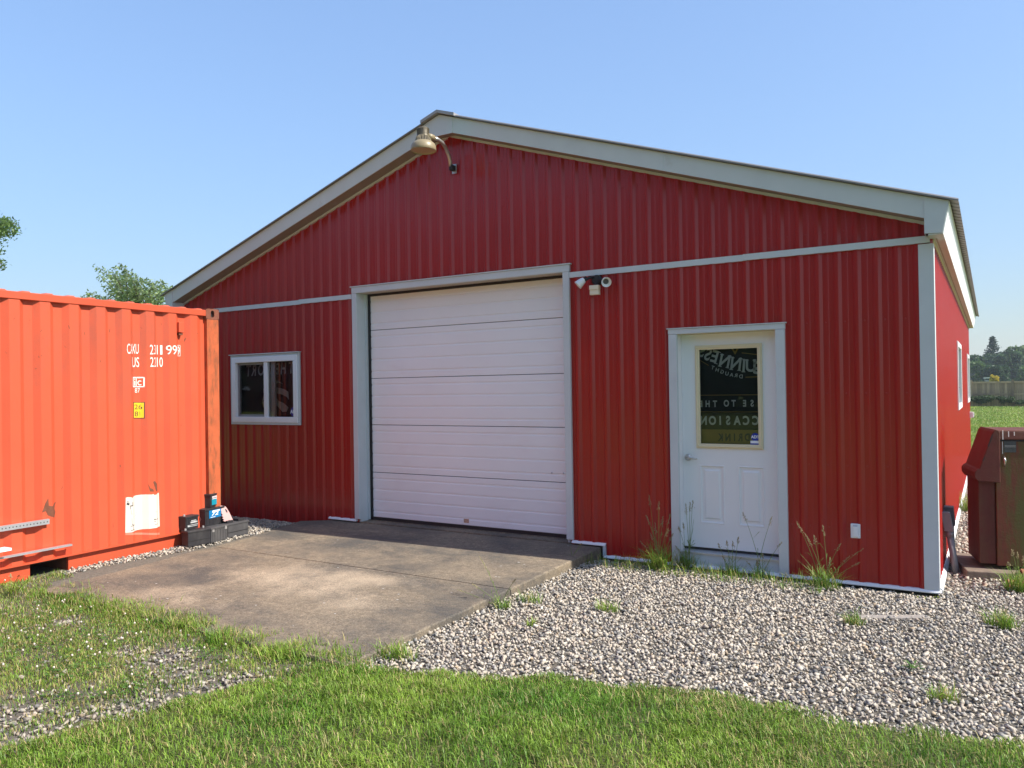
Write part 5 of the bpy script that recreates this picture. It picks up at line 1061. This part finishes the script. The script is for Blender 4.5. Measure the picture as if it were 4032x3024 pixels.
# thin grass along the foot of the wall
m = 1500; x = rng.uniform(-2.95, -.75, m); y = -.05-.5*rng.uniform(0, 1, m)**1.3; k = vnoise(x, y, 5, 51) > .42; x, y = x[k], y[k]; n = len(x)
tag(blades('wall_foot_grass', x, y, hgt(x, y)-.015, rng.uniform(.04, .15, n), rng.uniform(.003, .005, n), rng.uniform(.2, 1.2, n), gcol(n, .35, x, y, 1.1)), 'sparse thin grass in the gravel along the foot of the front wall', 'grass', kind='stuff')

# ================================================================= BACKGROUND
def leafcloud(name, centers, radii, nper, size, c1, c2, parent, flat=1.):
    P = []; 
    for c, r in zip(centers, radii):
        n = int(nper); v = rng.normal(size=(n, 3)); v /= np.linalg.norm(v, axis=1)[:, None]; rad = rng.uniform(.25, 1, n)**.45; P.append(np.array(c)+v*rad[:, None]*np.array(r)*(np.ones(3)))
    P = np.concatenate(P); n = len(P); a = rng.normal(size=(n, 3)); a /= np.linalg.norm(a, axis=1)[:, None]; b = np.cross(a, rng.normal(size=(n, 3))); b /= np.linalg.norm(b, axis=1)[:, None]
    s = size*rng.uniform(.6, 1.3, n)[:, None]; V = np.stack([P-a*s, P+b*s*.5, P+a*s, P-b*s*.5], 1); F = np.arange(n*4).reshape(-1, 4); t = rng.uniform(0, 1, n)[:, None]; col = (np.array(c1)*(1-t)+np.array(c2)*t)*rng.uniform(.75, 1.25, (n, 1))
    return np_mesh(name, V.reshape(-1, 3), [F], LEAFM, np.repeat(col, 4, 0), parent)
def tree(name, label, px, base_py, top_py, D, wpx, c1, c2, nclump=22, nper=260, leaf=.3, group=None, seed=0, trunk_r=.25, low=.15):
    random.seed(100+seed); d = ray(px, 1500); hd = math.hypot(d[0], d[1]); k = D/hd; bx, by = CAM[0]+d[0]*k, CAM[1]+d[1]*k; dt = ray(px, top_py); top = CAM[2]+dt[2]*D/math.hypot(dt[0], dt[1]); wr = wpx/FPX*D/2
    t = thing(name, label, 'tree', (bx, by, 0), group)
    MB().tube([(bx, by, -.3), (bx+.1, by, top*.35), (bx-.1, by, top*.7)], [trunk_r, trunk_r*.7, trunk_r*.3], 8).build('trunk', BARK, t, smooth=True)
    cen = []; rad = []
    for i in range(nclump):
        u = random.random(); z = top*(low+(1-low)*u*.93); wf = math.sin(math.pi*min(1, (.18+.82*(1-u))))**.5 if u > .5 else 1.; a = random.uniform(0, 6.28); rr2 = wr*.72*wf*math.sqrt(random.random()); r = wr*random.uniform(.24, .42); cen.append((bx+math.cos(a)*rr2, by+math.sin(a)*rr2, min(z, top-r*.8))); rad.append((r, r, r*.8))
        if i % 3 == 0: MB().tube([(bx, by, top*.3), tuple(cen[-1])], [trunk_r*.3, .03], 5).build('limb', BARK, t)
    leafcloud('crown', cen, rad, nper, leaf, c1, c2, t)
    return t
GA, GB, GC = (.030, .065, .026), (.062, .12, .036), (.13, .21, .055)
grp = 'trees beyond the fence'
tree('broadleaf_tree', 'dark rounded tree just left of the spruce beyond the fence', 3865, 1500, 1392, 170, 120, GA, GB, 30, 260, .40, grp, 1, .4)
tree('broadleaf_tree', 'pale green tree standing lowest beside the shed corner beyond the fence', 3845, 1500, 1425, 150, 100, GB, GC, 26, 240, .38, grp, 2, .35)
tree('broadleaf_tree', 'thin pale treetop peeking out at the shed corner', 3822, 1500, 1400, 190, 60, GB, GC, 14, 200, .4, grp, 3, .3)
tree('broadleaf_tree', 'large dark round tree right of the spruce beyond the fence', 3970, 1500, 1392, 165, 130, GA, GB, 34, 300, .40, grp, 4, .4)
tree('broadleaf_tree', 'medium round bush tree centred below the spruce', 3922, 1500, 1440, 140, 80, GA, (.055, .11, .04), 26, 240, .34, grp, 5, .3)
tree('open_tree', 'tall airy tree with gaps at the right edge beyond the fence', 4025, 1500, 1362, 180, 130, GB, GC, 20, 150, .42, grp, 6, .4, .45)
tree('broadleaf_tree', 'low green tree at the far right above the fence', 4080, 1500, 1440, 150, 140, GB, GC, 26, 240, .38, grp, 7, .3)
# spruce with layered boughs
d = ray(3911, 1500); D = 175.; k = D/math.hypot(d[0], d[1]); sx_, sy2 = CAM[0]+d[0]*k, CAM[1]+d[1]*k; dt = ray(3911, 1322); topz = CAM[2]+dt[2]*D/math.hypot(dt[0], dt[1])
sp = thing('spruce_tree', 'tall dark spruce with layered upswept branches above the other trees', 'tree', (sx_, sy2, 0), grp); MB().tube([(sx_, sy2, -.3), (sx_, sy2, topz-.3)], [.35, .04], 8).build('trunk', BARK, sp)
V = []; colr = []
bo = MB()
for j in range(17):
    u = j/17; z = topz-.3-u*(topz-3.2); R_ = .12+u*3.1*(1-.25*max(0, u-.6)); nb = 7+int(u*5)
    for q in range(nb):
        a = random.uniform(0, 6.28); rr2 = R_*random.uniform(.7, 1.1); pts = [np.array([sx_+math.cos(a)*rr2*t_, sy2+math.sin(a)*rr2*t_, z-.45*rr2*t_*(1-t_)*1.6+.12*rr2*t_*t_]) for t_ in np.linspace(0, 1, 6)]; bo.tube(pts, [.06, .05, .04, .03, .02, .01], 4)
        for p in pts[1:]:
            for _ in range(5): V.append(p+np.array([random.gauss(0, .14), random.gauss(0, .14), random.gauss(-.06, .07)]))
bo.build('boughs', BARK, sp); V = np.array(V); leafcloud('needles', V, np.full((len(V), 3), .10), 1, .20, (.018, .045, .03), (.035, .07, .04), sp)
# tree tops behind the container
def spray_tree(name, label, D, trunk_px, tips, roots, nleaf, lsize, c1, c2, seed):
    random.seed(seed); t0 = atD(trunk_px, 1500, D); t = thing(name, label, 'tree', (t0[0], t0[1], 0)); rp = [atD(*q, D) for q in roots]
    MB().tube([(t0[0], t0[1], -.3), (t0[0], t0[1], 1.5), tuple(rp[0])], [.16, .13, .06], 8).build('trunk', BARK, t, smooth=True); pts = []; br = MB()
    for tp in tips:
        e = atD(tp[0], tp[1], D+random.uniform(-1.2, 1.2)); r0 = rp[random.randrange(len(rp))]; mid = (r0+e)/2+np.array([random.uniform(-.1, .15), 0, .12]); q = [r0*(1-u)**2+2*mid*u*(1-u)+e*u*u for u in np.linspace(0, 1, 8)]; br.tube(q, [.025, .022, .018, .014, .011, .008, .006, .004], 5, cap=False)
        for i in range(nleaf):
            u = random.random()**.6; k = min(6, int(u*7)); p = q[k]*(1-(u*7-k))+q[k+1]*(u*7-k); sp_ = .065+.15*(1-u); pts.append(p+np.array([random.gauss(-.02, sp_), random.gauss(0, sp_), random.gauss(-.03, sp_*.75)]))
    br.build('limbs', BARK, t); P = np.array(pts); n = len(P)
    a = np.array([-.85, 0, -.25])+rng.normal(size=(n, 3))*.45; a /= np.linalg.norm(a, axis=1)[:, None]; b = np.cross(a, rng.normal(size=(n, 3))); b /= np.linalg.norm(b, axis=1)[:, None]; s = lsize*rng.uniform(.6, 1.3, n)[:, None]
    V = np.stack([P-a*s, P+b*s*.42, P+a*s, P-b*s*.42], 1); tt = rng.uniform(0, 1, n)[:, None]; col = (np.array(c1)*(1-tt)+np.array(c2)*tt)*rng.uniform(.75, 1.25, (n, 1))
    np_mesh('crown', V.reshape(-1, 3), [np.arange(n*4).reshape(-1, 4)], LEAFM, np.repeat(col, 4, 0), t); return t
tips = [(380, 1048), (400, 1070), (392, 1085), (470, 1034), (478, 1040), (445, 1050), (440, 1065), (495, 1055), (520, 1073), (535, 1080), (555, 1090), (575, 1098), (590, 1105), (608, 1108), (622, 1122), (640, 1110), (655, 1115), (668, 1130), (672, 1140), (350, 1152), (335, 1152), (318, 1170), (310, 1176), (415, 1120), (430, 1100), (450, 1085), (470, 1075), (500, 1090), (520, 1105), (545, 1120), (560, 1130), (590, 1140), (620, 1150), (650, 1160), (480, 1120), (440, 1140), (510, 1140), (425, 1155), (660, 1180), (570, 1160), (530, 1165), (470, 1165), (610, 1175), (680, 1160), (690, 1130)]
spray_tree('poplar_tree', 'windswept light green treetop showing above the container by the roof', 24., 560, tips, [(560, 1260), (520, 1230), (600, 1240), (570, 1200), (500, 1215)], 85, .060, (.14, .22, .075), (.34, .42, .20), 5)
tips = [(68, 905), (62, 880), (45, 875), (52, 915), (30, 865), (20, 880), (5, 870), (-30, 840), (-60, 880), (8, 905), (-100, 820), (-140, 900), (8, 1048), (-20, 1040), (-80, 1000), (-150, 980), (-200, 850), (-220, 780), (-260, 900), (-300, 1000), (-320, 820), (-240, 1040)]
spray_tree('roadside_tree', 'leafy branch tips reaching in at the left edge of the sky', 15., -330, tips, [(-150, 950), (-220, 950), (-280, 1000), (-120, 900)], 260, .042, (.07, .14, .035), (.18, .27, .08), 9)
# timber fence
fa = onZ(3805, 1600, -.03); FYY = 56.; fz = -.05
fx_ = onY(3825, 1590, FYY)[0]; fx2 = onY(3989, 1590, FYY)[0]; SPN = fx2-fx_
fence = thing('timber_fence', 'weathered brown board fence across the far end of the lawn', 'fence', (fx_, FYY, 0)); topf = onY(3900, 1503, FYY)[2]; bm_ = MB().box(0, .139, 0, .02, 0, topf-fz-.12); bmesh_ = None
for k in range(-2, 4): MB().box(fx_+k*SPN-.075, fx_+k*SPN+.075, FYY-.11, FYY+.04, fz-.1, topf+.12).build('post', FENCEW, fence)
for k in range(-2, 3):
    MB().box(fx_+k*SPN+.08, fx_+(k+1)*SPN-.08, FYY-.07, FYY-.025, topf-.10, topf+.02).build('rail', FENCEW, fence); zm = onY(3900, 1553, FYY)[2]; MB().box(fx_+k*SPN+.08, fx_+(k+1)*SPN-.08, FYY-.06, FYY-.022, zm-.03, zm+.06).build('rail', FENCEW, fence)
me0 = None; nbd = int(5*SPN/.146)
for k in range(nbd):
    x = fx_-2*SPN+k*.146
    if me0 is None: o0 = MB().box(0, .14, -.02, .0, fz, topf-.06).build('board', FENCEW, None); me0 = o0.data; o = o0
    else: o = bpy.data.objects.new('board', me0); C.objects.link(o)
    o.location = (x, FYY+random.uniform(-.004, .004), random.uniform(-.02, .01)); o.parent = fence; o.matrix_parent_inverse = Matrix.Translation(fence.location).inverted()
def bush(label, px, D_, wpx, hpx, c1, c2, name='shrub', base_py=1590, n=10, nper=160, leaf=.06):
    q = onY(px, base_py, D_); wr = wpx/FPX*(D_-CAM[1]); hh = hpx/FPX*(D_-CAM[1]); t = thing(name, label, 'bush', (q[0], D_, q[2])); cen = [(q[0]+random.uniform(-.5, .5)*wr*.8, D_+random.uniform(-.2, .2), q[2]+hh*random.uniform(.2, .75)) for _ in range(n)]
    leafcloud('foliage', cen, [(wr*.22, .25, hh*.28)]*n, nper, leaf, c1, c2, t); MB().tube([(q[0], D_, q[2]-.05), (q[0], D_, q[2]+hh*.4)], .02, 5).build('stem', BARK, t); return t
bush('dark leafy shrub at the left foot of the fence', 3860, 55.5, 95, 30, (.03, .06, .025), (.10, .15, .06), n=16)
bush('smaller dark shrub at the fence post', 3965, 55.5, 50, 26, (.03, .06, .025), (.09, .14, .05))
bush('low shrub at the right edge of the fence foot', 4030, 55.5, 60, 14, (.03, .06, .025), (.09, .14, .05))
bush('bright yellow flowering bush above the fence', 3917, 90., 26, 28, (.45, .36, .03), (.62, .52, .10), 'flowering_bush', 1508, 12, 200, .10)
# parked car, trailer and canopy glimpsed above the fence
def far_box(name, label, cat, px0, px1, py0, py1, D_, depth, material, extra=None):
    a = onY(px0, py1, D_); b = onY(px1, py0, D_); t = thing(name, label, cat, ((a[0]+b[0])/2, D_, 0)); return t, a, b
t, a, b = far_box('parked_car', 'dark parked car glimpsed over the fence beside the shed', 'car', 3830, 3853, 1492, 1507, 80., 2, None); x0, x1, zt = a[0], b[0], b[2]; L_ = 2.2
CARP = mat('dark_car_paint', (.05, .06, .07), .3, var=.05); CARG = mat('car_glass', (.35, .40, .42), .15, var=.05)
MB().prism([(x1-4.2, 80, .35), (x1+.1, 80, .35), (x1+.15, 80, .8), (x1-.1, 80, .95), (x1-.9, 80, 1.0), (x1-4.1, 80, 1.0)], (0, 1.7, 0)).build('body', CARP, t, bevel=.05); MB().prism([(x1-3.9, 80.12, 1.0), (x1-.75, 80.12, 1.0), (x1-1.5, 80.2, zt), (x1-3.2, 80.2, zt)], (0, 1.45, 0)).build('cabin', CARP, t)
MB().prism([(x1-1.5, 80.10, 1.04), (x1-.85, 80.10, 1.04), (x1-1.55, 80.18, zt-.05), (x1-1.75, 80.18, zt-.05)], (0, .01, 0)).build('window', CARG, t); MB().prism([(x1-.72, 80.2, 1.02), (x1-.72, 81.5, 1.02), (x1-1.46, 81.45, zt-.02), (x1-1.46, 80.25, zt-.02)], (.01, 0, .01)).build('windscreen', CARG, t)
for wx in (x1-.8, x1-3.3):
    for wy in (80.0, 81.5): MB().lathe((wx, wy-.02, .32), (0, 1, 0), [(0, .001), (0, .32), (.2, .32), (.2, .001)], 16).build('wheel', BLACK, t)
t, a, b = far_box('white_trailer', 'small white trailer glimpsed over the fence left of the yellow bush', 'trailer', 3880, 3908, 1486, 1500, 110., 2, None)
MB().box(b[0]-1.0, b[0], 110, 111.6, b[2]-.1, b[2]).build('roof', WHITE, t); MB().box(a[0], b[0]-.2, 110.1, 111.5, .5, b[2]-.35).build('body', mat('dull_trailer', (.3, .31, .31), .6), t); MB().box(a[0]+.4, a[0]+.9, 110.08, 110.1, b[2]-.75, b[2]-.45).build('window', WHITE, t); MB().box(b[0]-.9, b[0]-.8, 110.2, 110.3, .0, b[2]-.1).build('post', GREYPVC, t); MB().lathe((a[0]+.6, 110, .3), (0, 1, 0), [(0, .001), (0, .3), (.2, .3), (.2, .001)], 14).build('wheel', BLACK, t)
t, a, b = far_box('dark_canopy', 'dark curved canopy edge behind the shed corner above the fence', 'canopy', 3780, 3843, 1470, 1482, 75., 2, None)
MB().prism([(a[0]-1, 75, a[2]+.02), (b[0]-.25, 75, a[2]), (b[0], 75, b[2]), (b[0]-.35, 75, b[2]+.02), (b[0]-.6, 75, a[2]+.2), (a[0]-1, 75, a[2]+.22)], (0, 2.2, 0)).build('roof', GREYBOX, t)
for xx in (a[0]-.6, b[0]-.5): MB().box(xx, xx+.1, 75.2, 75.3, -.05, a[2]).build('post', GREYBOX, t)
# field hedge and rise in the distance
hz = MB(); random.seed(3)
hd = tag(leafcloud('distant_woods', [tuple(CAM+ray(u, 1500)*d_*np.array([1, 1, 0])+np.array([0, 0, 1.5-CAM[2]+1.7])) for u, d_ in [(random.uniform(3300, 4900), random.uniform(230, 300)) for _ in range(110)]], [(5, 5, random.uniform(1.4, 3.2)) for _ in range(110)], 220, .8, (.04, .08, .035), (.075, .13, .05), None), 'distant mass of woodland at the horizon behind the fence', 'woods', kind='stuff')
print('objects', len(bpy.data.objects))

# woodland across the yard behind the photographer: it is what the door and window glass mirror
random.seed(21)
tag(leafcloud('opposite_woods', [(random.uniform(-130, 14), random.uniform(-54, -42), random.uniform(1., 14.)) for _ in range(300)], [(4.6, 4.6, 3.6)]*300, 150, .95, (.03, .06, .022), (.07, .12, .035), None), 'dark woodland opposite the shed, mirrored in the door glass', 'woods', kind='stuff')

# summer air: one closed box of even thin haze round everything on the ground
hz = MB().box(-2600, 2600, -2600, 2600, -1.1, 32).build('haze', bpy.data.materials.new('summer_haze'), None); tag(hz, kind='stuff'); M = hz.data.materials[0]; M.use_nodes = True; n = M.node_tree.nodes; n.remove(n['Principled BSDF'])
pv = n.new('ShaderNodeVolumePrincipled'); pv.inputs['Color'].default_value = (.80, .88, .97, 1); pv.inputs['Density'].default_value = .0006; pv.inputs['Anisotropy'].default_value = .2; M.node_tree.links.new(pv.outputs[0], n['Material Output'].inputs['Volume'])
